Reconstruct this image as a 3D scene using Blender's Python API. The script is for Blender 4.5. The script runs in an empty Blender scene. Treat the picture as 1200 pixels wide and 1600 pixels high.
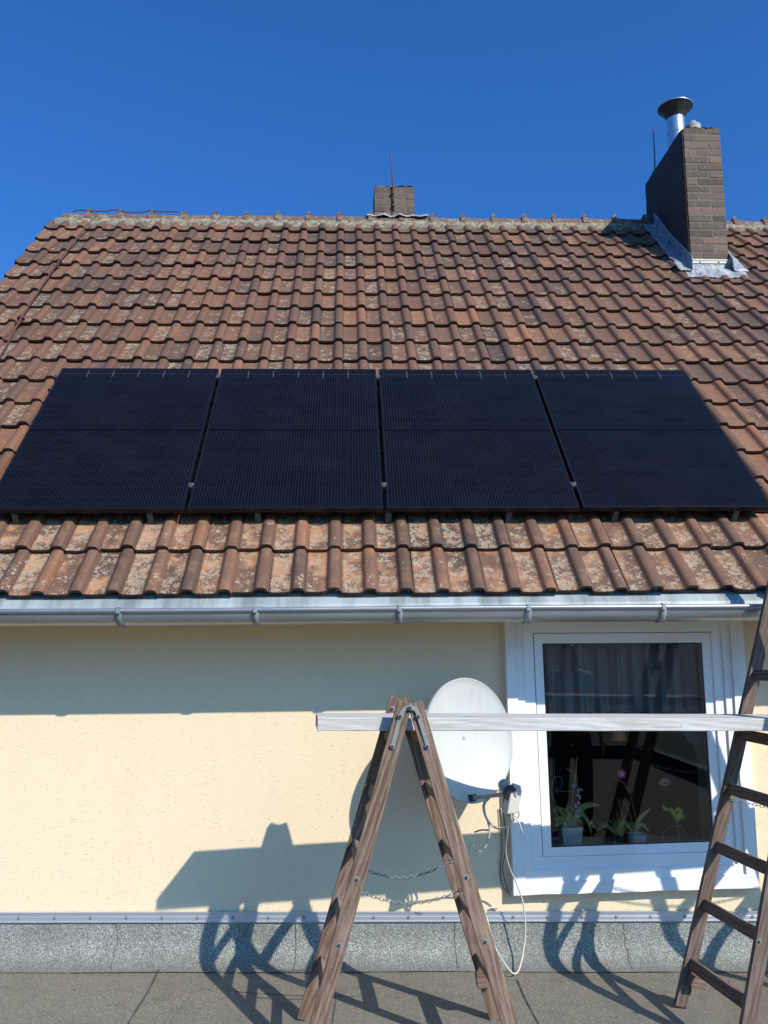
import bpy, bmesh, math, random
import numpy as np
from mathutils import Vector, Matrix
rnd = random.Random(7)
V = Vector
sc = bpy.context.scene

# ------------------------------------------------------------------ camera
FPX, CAMH, D = 1363.0, 1.754, 5.10          # focal length in photo pixels, eye height, distance of the wall
def axes(yaw, pitch, roll):
    f = V((math.sin(yaw)*math.cos(pitch), math.cos(yaw)*math.cos(pitch), math.sin(pitch)))
    r = V((math.cos(yaw), -math.sin(yaw), 0)); u = r.cross(f)
    return r*math.cos(roll)+u*math.sin(roll), u*math.cos(roll)-r*math.sin(roll), f
RX, UX, FW = axes(math.radians(2.29), math.radians(8.36), math.radians(-.51))
CAM = V((0, 0, CAMH))
cd = bpy.data.cameras.new('camera'); cam = bpy.data.objects.new('camera', cd); sc.collection.objects.link(cam)
cam.matrix_world = Matrix(((RX.x, UX.x, -FW.x, 0), (RX.y, UX.y, -FW.y, 0), (RX.z, UX.z, -FW.z, CAMH), (0, 0, 0, 1)))
cd.sensor_fit = 'VERTICAL'; cd.sensor_height = 36; cd.lens = 36*FPX/1600
cd.clip_start = .05; cd.clip_end = 3000
sc.camera = cam

# ------------------------------------------------------------------ sky and sun
SA, SB = .84, .965                            # sideways and downward travel of a shadow per metre towards the wall
SUN = V((SA, -1, SB)).normalized()
elev = math.asin(SUN.z)
w = bpy.data.worlds.new('World'); sc.world = w; w.use_nodes = True
nt = w.node_tree; bg = nt.nodes['Background']
sky = nt.nodes.new('ShaderNodeTexSky'); sky.sky_type = 'NISHITA'; sky.sun_disc = False
sky.sun_elevation = elev; sky.sun_rotation = math.atan2(SUN.x, SUN.y)
sky.altitude = 300; sky.air_density = 1.0; sky.dust_density = 3.0; sky.ozone_density = 2.5
tint = nt.nodes.new('ShaderNodeMix'); tint.data_type = 'RGBA'; tint.blend_type = 'MULTIPLY'; tint.inputs[0].default_value = 1; tint.inputs[7].default_value = (.30, .87, 1.64, 1)
nt.links.new(sky.outputs[0], tint.inputs[6]); nt.links.new(tint.outputs[2], bg.inputs[0]); bg.inputs[1].default_value = .095
sl = bpy.data.lights.new('sun', 'SUN'); sl.energy = 4.7; sl.angle = math.radians(.53); sl.color = (1, .935, .81)
so = bpy.data.objects.new('sun', sl); sc.collection.objects.link(so)
so.rotation_euler = SUN.to_track_quat('Z', 'Y').to_euler(); so.location = SUN*30
sc.view_settings.view_transform = 'Standard'; sc.view_settings.look = 'None'
sc.view_settings.exposure = 0.29; sc.view_settings.gamma = 1; sc.view_settings.use_curve_mapping = False

# ------------------------------------------------------------------ helpers
def ray(px, py): return FW*FPX + RX*(px-600) - UX*(py-800)
def at(px, py, y):                            # the point seen at a photo pixel, y metres in front of the camera
    d = ray(px, py); return CAM + d*(y/d.y)
def wp(px, py, e=0.0): return at(px, py, D-e) # e = how far it stands proud of the wall
S = math.radians(45.3)
PO = V((0, 5.026, 2.518))                     # a point of the panel plane
NR = V((0, -math.sin(S), math.cos(S))); TR = V((0, math.cos(S), math.sin(S)))
TILEO = -.13
QO = PO + NR*TILEO
def on_roof(px, py, o=TILEO):
    d = ray(px, py); return CAM + d*(((PO+NR*o-CAM).dot(NR))/d.dot(NR))
S2 = math.radians(44.95); NT = V((0, -math.sin(S2), math.cos(S2))); TT = V((0, math.cos(S2), math.sin(S2)))   # the tiles
def rp(x, v, n=0.0): return V((x, 0, 0)) + QO + TT*v + NT*n
def zfloor(x): return .012 - .022*x

def empty(name, loc, label=None, cat=None, group=None, kind=None):
    o = bpy.data.objects.new(name, None); sc.collection.objects.link(o); o.location = loc; o.empty_display_size = .1
    tag(o, label, cat, group, kind); return o
def tag(o, label=None, cat=None, group=None, kind=None):
    if label: o['label'] = label
    if cat: o['category'] = cat
    if group: o['group'] = group
    if kind: o['kind'] = kind
    return o
def origin(p):
    v = V((0, 0, 0))
    while p is not None:
        v = v + p.location; p = p.parent
    return v
def mesh(name, vs, fs, mat, parent=None, smooth=False, origin_at=None, attr=None, sharp=None):
    base = origin(parent); loc = V(origin_at) if origin_at is not None else (base if parent is not None else V((0, 0, 0)))
    me = bpy.data.meshes.new(name)
    me.from_pydata([tuple(V(v)-loc) for v in vs], [], fs); me.update()
    if mat: me.materials.append(mat)
    if smooth: me.polygons.foreach_set('use_smooth', [True]*len(me.polygons))
    if attr is not None:
        a = me.color_attributes.new('tint', 'FLOAT_COLOR', 'POINT'); a.data.foreach_set('color', np.asarray(attr, dtype=np.float32).ravel())
    if sharp: 
        me.set_sharp_from_angle(angle=math.radians(sharp))
    o = bpy.data.objects.new(name, me); sc.collection.objects.link(o)
    if parent is not None: o.parent = parent
    o.location = loc-base
    return o
def fix_normals(o):
    bm = bmesh.new(); bm.from_mesh(o.data); bmesh.ops.recalc_face_normals(bm, faces=bm.faces[:]); bm.to_mesh(o.data); bm.free(); return o
def bevel(o, w, n=2):
    m = o.modifiers.new('bevel', 'BEVEL'); m.width = w; m.segments = n; m.limit_method = 'ANGLE'; m.angle_limit = math.radians(40)
    return o
class MB:
    def __init__(s): s.v = []; s.f = []; s.c = []
    def add(s, vs, fs, col=(0, 0, 0, 1)):
        b = len(s.v); s.v += [V(v) for v in vs]; s.f += [tuple(i+b for i in f) for f in fs]; s.c += [col]*len(vs)
    def box(s, lo, hi, col=(0, 0, 0, 1)):
        x0, y0, z0 = lo; x1, y1, z1 = hi
        s.add([(x0,y0,z0),(x1,y0,z0),(x1,y1,z0),(x0,y1,z0),(x0,y0,z1),(x1,y0,z1),(x1,y1,z1),(x0,y1,z1)],
              [(0,3,2,1),(4,5,6,7),(0,1,5,4),(1,2,6,5),(2,3,7,6),(3,0,4,7)], col)
    def obox(s, c, ax, ay, az, col=(0, 0, 0, 1)):       # centre and three half-axes
        c = V(c); p = []
        for k in (-1, 1):
            for i, j in ((-1,-1),(1,-1),(1,1),(-1,1)): p.append(c+ax*i+ay*j+az*k)
        s.add(p, [(0,3,2,1),(4,5,6,7),(0,1,5,4),(1,2,6,5),(2,3,7,6),(3,0,4,7)], col)
    def tube(s, pts, r, n=8, cap=True, col=(0, 0, 0, 1)):
        pts = [V(p) for p in pts]; rs = r if isinstance(r, (list, tuple)) else [r]*len(pts)
        vs = []; up = None
        for i, p in enumerate(pts):
            t = (pts[min(i+1, len(pts)-1)]-pts[max(i-1, 0)]).normalized()
            if up is None:
                up = t.cross(V((0, 0, 1)) if abs(t.z) < .9 else V((1, 0, 0))).normalized()
            a = (up - t*up.dot(t)).normalized(); up = a; b = t.cross(a)
            for k in range(n):
                q = 2*math.pi*k/n; vs.append(p+(a*math.cos(q)+b*math.sin(q))*rs[i])
        fs = []
        for i in range(len(pts)-1):
            for k in range(n):
                fs.append((i*n+k, i*n+(k+1) % n, (i+1)*n+(k+1) % n, (i+1)*n+k))
        if cap: fs += [tuple(range(n-1, -1, -1)), tuple((len(pts)-1)*n+k for k in range(n))]
        s.add(vs, fs, col)
    def lathe(s, c, prof, n=32, axis=V((0, 0, 1)), col=(0, 0, 0, 1)):   # prof: (radius, height)
        c = V(c); axis = V(axis).normalized(); a = axis.orthogonal().normalized(); b = axis.cross(a); vs = []; fs = []
        for r, h in prof:
            for k in range(n):
                q = 2*math.pi*k/n; vs.append(c+axis*h+(a*math.cos(q)+b*math.sin(q))*max(r, 1e-4))
        for i in range(len(prof)-1):
            for k in range(n): fs.append((i*n+k, i*n+(k+1) % n, (i+1)*n+(k+1) % n, (i+1)*n+k))
        s.add(vs, fs, col)
    def build(s, name, mat, parent=None, smooth=False, attr=False, **k):
        return mesh(name, s.v, s.f, mat, parent, smooth, attr=s.c if attr else None, **k)
def spline(pts, n=8):
    pts = [V(p) for p in pts]; q = [pts[0]*2-pts[1]]+pts+[pts[-1]*2-pts[-2]]; out = []
    for i in range(1, len(q)-2):
        for k in range(n):
            t = k/n; a, b, c, d = q[i-1], q[i], q[i+1], q[i+2]
            out.append(.5*((2*b)+(c-a)*t+(2*a-5*b+4*c-d)*t*t+(3*b-a-3*c+d)*t**3))
    return out+[pts[-1]]

# ------------------------------------------------------------------ materials
class G:                                       # a small node-graph writer
    def __init__(s, name, rough=.6, metal=0, spec=None):
        s.m = bpy.data.materials.new(name); s.m.use_nodes = True; s.t = s.m.node_tree; s.b = s.t.nodes['Principled BSDF']
        s.b.inputs['Roughness'].default_value = rough; s.b.inputs['Metallic'].default_value = metal
        if spec is not None: s.b.inputs['Specular IOR Level'].default_value = spec
        s._c = None
    def set(s, n, k, v):
        i = n.inputs[k]
        if hasattr(v, 'is_output') or isinstance(v, bpy.types.NodeSocket): s.t.links.new(v, i)
        else: i.default_value = v
    def node(s, typ, **kw):
        n = s.t.nodes.new(typ)
        for k, v in kw.items(): setattr(n, k, v)
        return n
    def obj(s, scale=(1, 1, 1), rot=(0, 0, 0)):
        if s._c is None: s._c = s.node('ShaderNodeTexCoord').outputs['Object']
        m = s.node('ShaderNodeMapping'); s.t.links.new(s._c, m.inputs[0]); m.inputs['Scale'].default_value = scale; m.inputs['Rotation'].default_value = rot
        return m.outputs[0]
    def noise(s, vec, scale, detail=4, rough=.55, dist=0):
        n = s.node('ShaderNodeTexNoise'); s.set(n, 'Vector', vec); s.set(n, 'Scale', scale); s.set(n, 'Detail', detail); s.set(n, 'Roughness', rough); s.set(n, 'Distortion', dist)
        return n.outputs['Fac']
    def voro(s, vec, scale, out='Distance', feature='F1', rnd=1.0):
        n = s.node('ShaderNodeTexVoronoi', feature=feature); s.set(n, 'Vector', vec); s.set(n, 'Scale', scale); s.set(n, 'Randomness', rnd); return n.outputs[out]
    def wave(s, vec, scale, dist=2, detail=2, dscale=1, axis='X'):
        n = s.node('ShaderNodeTexWave', bands_direction=axis); s.set(n, 'Vector', vec); s.set(n, 'Scale', scale); s.set(n, 'Distortion', dist); s.set(n, 'Detail', detail); s.set(n, 'Detail Scale', dscale); return n.outputs['Fac']
    def ramp(s, fac, stops, interp='LINEAR'):
        n = s.node('ShaderNodeValToRGB'); s.set(n, 0, fac); n.color_ramp.interpolation = interp; e = n.color_ramp.elements
        while len(e) < len(stops): e.new(.5)
        for el, (p, c) in zip(e, stops):
            el.position = p; el.color = (c, c, c, 1) if isinstance(c, (int, float)) else (*c, 1)
        return n.outputs[0]
    def step(s, fac, a, b):                     # 0 below a, 1 above b
        n = s.node('ShaderNodeMapRange'); s.set(n, 0, fac); n.inputs[1].default_value = a; n.inputs[2].default_value = b; return n.outputs[0]
    def mix(s, fac, a, b, mode='MIX'):
        n = s.node('ShaderNodeMix', data_type='RGBA', blend_type=mode); s.set(n, 0, fac)
        for k, v in ((6, a), (7, b)):
            if isinstance(v, (tuple, list)): v = (*v[:3], 1)
            s.set(n, k, v)
        return n.outputs[2]
    def math(s, op, a, b=0.0, clamp=False):
        n = s.node('ShaderNodeMath', operation=op, use_clamp=clamp); s.set(n, 0, a); s.set(n, 1, b); return n.outputs[0]
    def attr(s, name='tint'):
        a = s.node('ShaderNodeAttribute'); a.attribute_name = name; x = s.node('ShaderNodeSeparateColor'); s.t.links.new(a.outputs['Color'], x.inputs[0])
        return x.outputs[0], x.outputs[1], x.outputs[2], a.outputs['Alpha']
    def xyz(s, vec):
        x = s.node('ShaderNodeSeparateXYZ'); s.t.links.new(vec, x.inputs[0]); return x.outputs
    def color(s, v): s.set(s.b, 'Base Color', (*v[:3], 1) if isinstance(v, (tuple, list)) else v); return s
    def rough(s, v): s.set(s.b, 'Roughness', v); return s
    def bump(s, h, strength=.5, dist=.01):
        n = s.node('ShaderNodeBump'); s.set(n, 'Height', h); s.set(n, 'Strength', strength); s.set(n, 'Distance', dist)
        if getattr(s, '_bump', None) is not None: s.t.links.new(s._bump, n.inputs['Normal'])
        s._bump = n.outputs[0]; s.t.links.new(n.outputs[0], s.b.inputs['Normal']); return s
    def rand(s):
        return s.node('ShaderNodeObjectInfo').outputs['Random']
def plain(name, c, rough=.5, metal=0, var=.15, sc_=30, bump=0):
    g = G(name, rough, metal); o = g.obj(); n = g.noise(o, sc_, 5)
    g.color(g.mix(n, tuple(max(0, x*(1-var)) for x in c), tuple(min(1, x*(1+var)) for x in c)))
    if bump: g.bump(n, bump, .004)
    return g.m
MT = {}
# clay roof tiles: r,g random per tile, b = 1 on the flat pan, a = how overgrown the course is
g = G('clay_tile', .75, spec=.35); o = g.obj(); r_, g_, b_, a_ = g.attr()
base = g.ramp(r_, [(0, (.070, .040, .027)), (.3, (.122, .060, .036)), (.62, (.176, .080, .043)), (.88, (.232, .102, .051)), (1, (.30, .125, .056))])
n1 = g.noise(o, 9, 6, .6); base = g.mix(g.step(n1, .35, .7), base, g.mix(.55, base, (.085, .062, .052)))
n2 = g.noise(o, 60, 3, .6); base = g.mix(g.math('MULTIPLY', g.step(n2, .45, .75), .45), base, (.055, .042, .036))
moff = g.math('MULTIPLY', g_, 40.)
cmb = g.node('ShaderNodeCombineXYZ'); g.set(cmb, 0, moff); vadd = g.node('ShaderNodeVectorMath', operation='ADD'); g.t.links.new(o, vadd.inputs[0]); g.t.links.new(cmb.outputs[0], vadd.inputs[1])
ov = vadd.outputs[0]
dis = g.node('ShaderNodeVectorMath', operation='MULTIPLY_ADD'); nz = g.node('ShaderNodeTexNoise'); g.set(nz, 'Vector', ov); g.set(nz, 'Scale', 70.); g.t.links.new(nz.outputs['Color'], dis.inputs[0]); dis.inputs[1].default_value = (.016, .016, .016); g.t.links.new(ov, dis.inputs[2])
spot = g.voro(dis.outputs[0], 31, rnd=1.0); spot2 = g.voro(dis.outputs[0], 95, rnd=1.0); patch = g.noise(ov, 15, 4, .62, .4)
amt = g.math('ADD', g.math('MULTIPLY', g_, .17), g.math('ADD', g.math('MULTIPLY', b_, .24), g.math('MULTIPLY', a_, .19)))
cover = g.math('SUBTRACT', g.math('ADD', patch, amt), .838)            # > 0 where lichen can grow
rad = g.math('MINIMUM', g.math('MULTIPLY', cover, 2.3), .56); rad2 = g.math('MINIMUM', g.math('MULTIPLY', cover, 2.6), .46)
l1 = g.step(g.math('SUBTRACT', rad, spot), .0, .05); l1 = g.math('MULTIPLY', l1, g.math('SUBTRACT', 1.0, g.math('MULTIPLY', g.step(g.math('SUBTRACT', rad, spot), .16, .24), .45))); l2 = g.step(g.math('SUBTRACT', rad2, spot2), .0, .08)
lich = g.math('MAXIMUM', l1, l2)
fine = g.noise(ov, 120, 3, .7); lich = g.math('MULTIPLY', lich, g.step(fine, .22, .38), True)
lc = g.mix(g.noise(ov, 25, 3), (.25, .185, .13), (.43, .335, .235))
oran = g.math('MULTIPLY', g.step(g.noise(ov, 6.5, 4, .6), .48, .62), g.math('MULTIPLY', g.step(a_, .74, .94), b_), True)
base = g.mix(g.math('MULTIPLY', oran, .9), base, g.mix(fine, (.30, .14, .07), (.47, .25, .13)))
g.color(g.mix(g.math('MULTIPLY', lich, g.math('ADD', .62, g.math('MULTIPLY', a_, .25))), base, lc)); g.rough(g.math('ADD', .55, g.math('MULTIPLY', n1, .4)))
g.bump(g.math('ADD', g.math('MULTIPLY', lich, .6), g.math('ADD', g.math('MULTIPLY', n2, .5), g.math('MULTIPLY', n1, .6))), .5, .004); MT['tile'] = g.m
# ridge tile, mortar
g = G('ridge_clay', .8); o = g.obj(); n = g.noise(o, 9, 6, .65); m2 = g.noise(o, 22, 5, .65)
g.color(g.mix(g.step(m2, .5, .66), g.mix(n, (.075, .046, .036), (.165, .088, .058)), (.235, .20, .15))); g.bump(m2, .6, .006); MT['ridge'] = g.m
g = G('mortar', .95); o = g.obj(); n = g.noise(o, 22, 7, .7); g.color(g.ramp(n, [(.34, (.055, .045, .036)), (.47, (.19, .16, .115)), (.58, (.30, .255, .18)), (.72, (.40, .345, .25))])); g.bump(n, .9, .02); MT['mortar'] = g.m
# plaster wall: cream scratch render
g = G('cream_plaster', .9, spec=.2); o = g.obj(); p = g.noise(g.obj((1, 1, 2.2)), 130, 4, .65); q = g.noise(g.obj((14, 14, 60)), 1.0, 3, .6); big = g.noise(o, 1.3, 4)
scr = g.step(g.noise(g.obj((34, 34, 150)), 1.0, 2, .55, .4), .615, .715)
pit = g.math('SUBTRACT', 1.0, g.step(g.voro(o, 15), .03, .05)); pit = g.math('MULTIPLY', pit, g.step(g.noise(o, 2.1, 2), .50, .58))
col = g.mix(big, (.765, .62, .42), (.805, .66, .455)); col = g.mix(g.math('MULTIPLY', p, .2), col, (.63, .53, .38))
col = g.mix(g.math('MULTIPLY', scr, .36), col, (.36, .30, .21)); col = g.mix(g.math('MULTIPLY', pit, .75), col, (.16, .14, .11))
hz = g.xyz(o)[2]
col = g.mix(g.math('MULTIPLY', g.step(g.math('SUBTRACT', g.noise(g.obj((3, 3, 1)), 3.0, 4), g.math('MULTIPLY', g.math('SUBTRACT', hz, 3.05), 3.5)), .35, .62), .3), col, (.36, .32, .25))
st_ = g.noise(g.obj((7, 7, .7)), 1.0, 4, .6); col = g.mix(g.math('MULTIPLY', g.step(st_, .52, .74), .07), col, (.50, .43, .31)); bl = g.noise(o, 3.1, 5, .6); col = g.mix(g.math('MULTIPLY', g.step(bl, .55, .75), .14), col, (.56, .46, .31))
g.color(col); g.bump(p, .7, .004); g.bump(g.math('SUBTRACT', 1.0, scr), .4, .004); MT['plaster'] = g.m
# mineral felt upstand, roofing felt
g = G('mineral_felt', .85, spec=.3); o = g.obj(); gr = g.voro(o, 340, 'Color'); x = g.xyz(gr); big = g.noise(o, 2.2, 5, .6); strk = g.noise(g.obj((9, 9, 1.2)), 2, 4)
col = g.ramp(x[0], [(0, (.055, .064, .060)), (.40, (.155, .170, .158)), (.72, (.285, .30, .278)), (1, (.56, .57, .53))])
col = g.mix(g.step(big, .44, .72), col, g.mix(.55, col, (.13, .12, .095))); col = g.mix(g.math('MULTIPLY', g.step(strk, .5, .75), .35), col, (.12, .125, .11))
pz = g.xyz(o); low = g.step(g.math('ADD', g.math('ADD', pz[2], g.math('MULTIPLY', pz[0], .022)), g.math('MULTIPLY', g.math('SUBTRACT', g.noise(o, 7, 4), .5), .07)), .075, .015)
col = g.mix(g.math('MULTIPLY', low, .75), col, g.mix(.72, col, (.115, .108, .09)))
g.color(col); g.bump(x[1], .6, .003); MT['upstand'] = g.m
g = G('roofing_felt', .85, spec=.35); o = g.obj(); gr = g.voro(o, 330, 'Color'); x = g.xyz(gr); big = g.noise(o, 1.6, 6, .6); mid = g.noise(o, 9, 5, .6)
col = g.ramp(x[0], [(0, (.092, .085, .070)), (.6, (.168, .156, .126)), (.9, (.232, .216, .174)), (1, (.44, .41, .35))])
col = g.mix(g.step(big, .42, .68), col, g.mix(.5, col, (.15, .14, .115))); col = g.mix(g.math('MULTIPLY', g.step(mid, .5, .7), .4), col, (.085, .083, .07))
px_ = g.xyz(o)[0]
col = g.mix(g.math('MULTIPLY', g.step(g.math('ADD', px_, g.math('MULTIPLY', mid, .5)), 1.95, 2.3), .6), col, (.15, .105, .08))
g.color(col); g.bump(x[1], .5, .003); g.bump(mid, .25, .02); MT['felt'] = g.m
MT['joint'] = plain('felt_joint', (.085, .088, .08), .8)
MT['seam'] = plain('bitumen_seam', (.055, .048, .042), .7, bump=.4)
g = G('zinc', .42, .75); o = g.obj(); n = g.noise(g.obj((1, 6, 6)), 3, 6, .65); sp = g.noise(o, 50, 4, .6)
g.color(g.mix(n, (.36, .39, .41), (.56, .59, .61))); g.set(g.b, 'Base Color', g.mix(g.math('MULTIPLY', g.step(sp, .58, .75), .5), g.mix(n, (.27, .285, .285), (.45, .465, .465)), (.18, .18, .165)))
g.rough(g.math('ADD', .3, g.math('MULTIPLY', n, .3))); g.bump(n, .15, .01); MT['zinc'] = g.m
g = G('matt_zinc', .6, .2); o = g.obj(); n = g.step(g.noise(g.obj((4.5, .6, .6)), 2.0, 4, .6), .36, .62); g.color(g.mix(n, (.19, .21, .215), (.37, .395, .40))); MT['zincf'] = g.m
g = G('lead_sheet', .55, .35); o = g.obj(); n = g.noise(o, 12, 6, .65); g.color(g.ramp(n, [(.3, (.18, .20, .23)), (.55, (.33, .345, .36)), (.75, (.54, .55, .555))])); g.bump(n, .9, .03); MT['lead'] = g.m
g = G('aluminium_strip', .38, .7); o = g.obj(); n = g.noise(g.obj((.5, 8, 8)), 12, 4); g.color(g.mix(n, (.50, .53, .58), (.64, .67, .71))); MT['alu'] = g.m
MT['steel'] = plain('galvanised_steel', (.25, .25, .245), .55, .5, .25, 60)
g = G('bright_steel', .28, .9); o = g.obj(); n = g.noise(o, 14, 4); g.color(g.mix(n, (.5, .52, .54), (.72, .74, .76))); MT['bright'] = g.m
MT['darksteel'] = plain('sooty_steel', (.06, .055, .05), .5, .6, .4, 25)
MT['hook'] = plain('dull_grey_steel', (.085, .09, .09), .6, .3, .3, 60)
MT['strap'] = plain('dull_iron_strap', (.24, .25, .235), .6, .25, .3, 60)
MT['bar'] = plain('cream_strip', (.50, .46, .38), .6, .1, .1, 20)
g = G('sooty_brick_coat', .85); o = g.obj(); bt = g.node('ShaderNodeTexBrick'); sw = g.node('ShaderNodeCombineXYZ'); xx_ = g.xyz(o); g.set(sw, 0, xx_[1]); g.set(sw, 1, xx_[2]); g.t.links.new(sw.outputs[0], bt.inputs['Vector'])
bt.inputs['Scale'].default_value = 1; bt.inputs['Brick Width'].default_value = .24; bt.inputs['Row Height'].default_value = .0775; bt.inputs['Mortar Size'].default_value = .007; bt.inputs['Mortar Smooth'].default_value = .6
g.color(g.mix(bt.outputs['Fac'], g.mix(g.noise(o, 12, 5), (.018, .014, .012), (.055, .042, .034)), g.mix(g.noise(o, 20, 5), (.03, .027, .024), (.13, .115, .095)))); g.bump(g.math('ADD', g.math('MULTIPLY', bt.outputs['Fac'], -1.0), g.math('MULTIPLY', g.noise(o, 18, 5), .8)), .8, .012); MT['tar'] = g.m
MT['rust'] = plain('rusty_iron', (.10, .042, .028), .85, .1, .4, 40, .3)
MT['pot'] = plain('chimney_pot', (.30, .29, .28), .8, 0, .2, 20, .2)
# brick
g = G('dark_brick', .85); o = g.obj(); r_, g_, b_, a_ = g.attr(); n = g.noise(o, 28, 6, .65)
bc = g.ramp(r_, [(0, (.070, .047, .035)), (.5, (.110, .074, .053)), (.85, (.155, .100, .071)), (1, (.205, .122, .082))])
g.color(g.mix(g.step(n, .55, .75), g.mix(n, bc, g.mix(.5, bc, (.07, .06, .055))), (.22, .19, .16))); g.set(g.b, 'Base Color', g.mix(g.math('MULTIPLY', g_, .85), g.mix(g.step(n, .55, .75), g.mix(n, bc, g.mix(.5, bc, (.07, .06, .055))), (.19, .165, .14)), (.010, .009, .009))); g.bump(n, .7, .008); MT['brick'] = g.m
g = G('brick_mortar', .95); o = g.obj(); n = g.noise(o, 20, 5, .65); g.color(g.mix(n, (.075, .061, .048), (.23, .19, .145))); g.bump(n, .8, .015); MT['bmortar'] = g.m
# panel
MT['black'] = plain('black_frame', (.012, .013, .016), .35, .5, .2, 20)
g = G('solar_glass', .12, spec=.11); o = g.obj(); x = g.xyz(o); CW, CH = .1815, .0925
def lines(g, v, pitch, width, off=0.0):       # 1 on thin lines every pitch
    a = g.math('ADD', v, off); fr = g.math('FRACT', g.math('DIVIDE', a, pitch)); d = g.math('ABSOLUTE', g.math('SUBTRACT', fr, .5)); return g.math('GREATER_THAN', d, .5-width/pitch/2)
cx = g.math('FLOOR', g.math('DIVIDE', g.math('SUBTRACT', x[0], .0225), CW)); cy = g.math('FLOOR', g.math('DIVIDE', g.math('SUBTRACT', x[1], .028), CH))
cmb = g.node('ShaderNodeCombineXYZ'); g.set(cmb, 0, cx); g.set(cmb, 1, cy); g.set(cmb, 2, g.math('MULTIPLY', g.rand(), 50.)); wn = g.node('ShaderNodeTexWhiteNoise'); g.t.links.new(cmb.outputs[0], wn.inputs[0])
cell = g.mix(wn.outputs['Value'], (.0026, .0029, .0050), (.0040, .0046, .0078))
bus = lines(g, x[0], CW/10, .0024, -.0225+CW/20); rows = lines(g, x[1], CH, .004, -.028); cols = lines(g, x[0], CW, .0035, -.0225)
col = g.mix(g.math('MULTIPLY', bus, .33), cell, (.046, .050, .058)); col = g.mix(g.math('MULTIPLY', rows, .4), col, (.012, .016, .03)); col = g.mix(cols, col, (.004, .005, .010))
topl = g.math('LESS_THAN', g.math('ABSOLUTE', g.math('SUBTRACT', x[1], 1.640)), .0025)
tick = g.math('MULTIPLY', g.math('LESS_THAN', g.math('ABSOLUTE', g.math('SUBTRACT', x[1], 1.640)), .050), lines(g, x[0], CW, .0045, -.0225))
edge = g.math('MULTIPLY', g.math('GREATER_THAN', x[0], .03), g.math('LESS_THAN', x[0], 1.105))
col = g.mix(g.math('MULTIPLY', g.math('MULTIPLY', topl, edge), .11), col, (.30, .24, .20)); col = g.mix(g.math('MULTIPLY', g.math('MULTIPLY', tick, edge), .22), col, (.42, .36, .30))
dust = g.noise(o, 3, 5); col = g.mix(g.math('MULTIPLY', g.step(dust, .45, .8), .006), col, (.3, .3, .3))
midl = g.math('LESS_THAN', g.math('ABSOLUTE', g.math('SUBTRACT', x[1], .861)), .009); col = g.mix(midl, col, (.002, .002, .004))
g.color(col); MT['cells'] = g.m
# wood
def wood(name, ca, cb, cc, rough=.75, scale=1.0, bump=.5, grey=.62):
    g = G(name, rough, spec=.25); s = g.obj((30*scale, 30*scale, 1.6*scale)); warp = g.noise(g.obj((5, 5, 1.1)), 1.5, 3)
    wv = g.node('ShaderNodeTexWave', wave_type='BANDS', bands_direction='DIAGONAL'); off = g.node('ShaderNodeVectorMath', operation='ADD'); cmb = g.node('ShaderNodeCombineXYZ'); g.set(cmb, 2, g.math('MULTIPLY', g.rand(), 9.)); g.set(cmb, 0, g.math('MULTIPLY', g.rand(), 3.)); g.t.links.new(g.obj((1, 1, .09)), off.inputs[0]); g.t.links.new(cmb.outputs[0], off.inputs[1])
    g.set(wv, 'Vector', off.outputs[0]); g.set(wv, 'Scale', 24.*scale); g.set(wv, 'Distortion', 9.); g.set(wv, 'Detail', 2.5); g.set(wv, 'Detail Scale', .38)
    f = g.noise(s, 4, 5, .65); fine = g.noise(g.obj((210, 210, 5)), 1, 3, .6)
    mixf = g.math('ADD', g.math('MULTIPLY', wv.outputs['Fac'], .20), g.math('ADD', g.math('MULTIPLY', f, .84), g.math('MULTIPLY', g.rand(), .12)))
    c = g.ramp(mixf, [(.22, ca), (.52, cb), (.86, cc)]); c = g.mix(g.math('MULTIPLY', g.step(fine, .47, .64), .5), c, ca)
    wx = g.noise(g.obj((7, 7, 2.2)), 1.6, 5, .65); c = g.mix(g.math('MULTIPLY', g.step(wx, .46, .68), grey), c, tuple(min(1, q*1.15+.05) for q in (cb[0]*.5+cc[0]*.5, cb[1]*.55+cc[1]*.5, cb[2]*.6+cc[2]*.55)))
    kn = g.voro(g.obj((9, 9, 3.2)), 1.0, 'Distance'); c = g.mix(g.math('MULTIPLY', g.step(kn, .15, .06), .75), c, tuple(q*.55 for q in ca))
    sp = g.noise(g.obj((60, 60, 45)), 1, 3, .6); c = g.mix(g.math('MULTIPLY', g.step(sp, .69, .74), .6), c, (.5, .47, .42)); c = g.mix(g.math('MULTIPLY', g.step(sp, .31, .26), .6), c, tuple(q*.5 for q in ca))
    g.color(c); g.bump(g.math('ADD', mixf, fine), bump, .003); return g.m
MT['wood'] = wood('weathered_brown_wood', (.050, .030, .021), (.160, .099, .067), (.315, .222, .163))
MT['wood2'] = wood('dark_brown_wood', (.05, .034, .026), (.115, .078, .058), (.20, .14, .107))
MT['step'] = wood('step_wood', (.07, .045, .034), (.16, .105, .078), (.28, .20, .15))
MT['plank'] = wood('weathered_plank', (.30, .265, .23), (.47, .44, .405), (.58, .555, .52), .8, 1.0, .4, .35)
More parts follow.
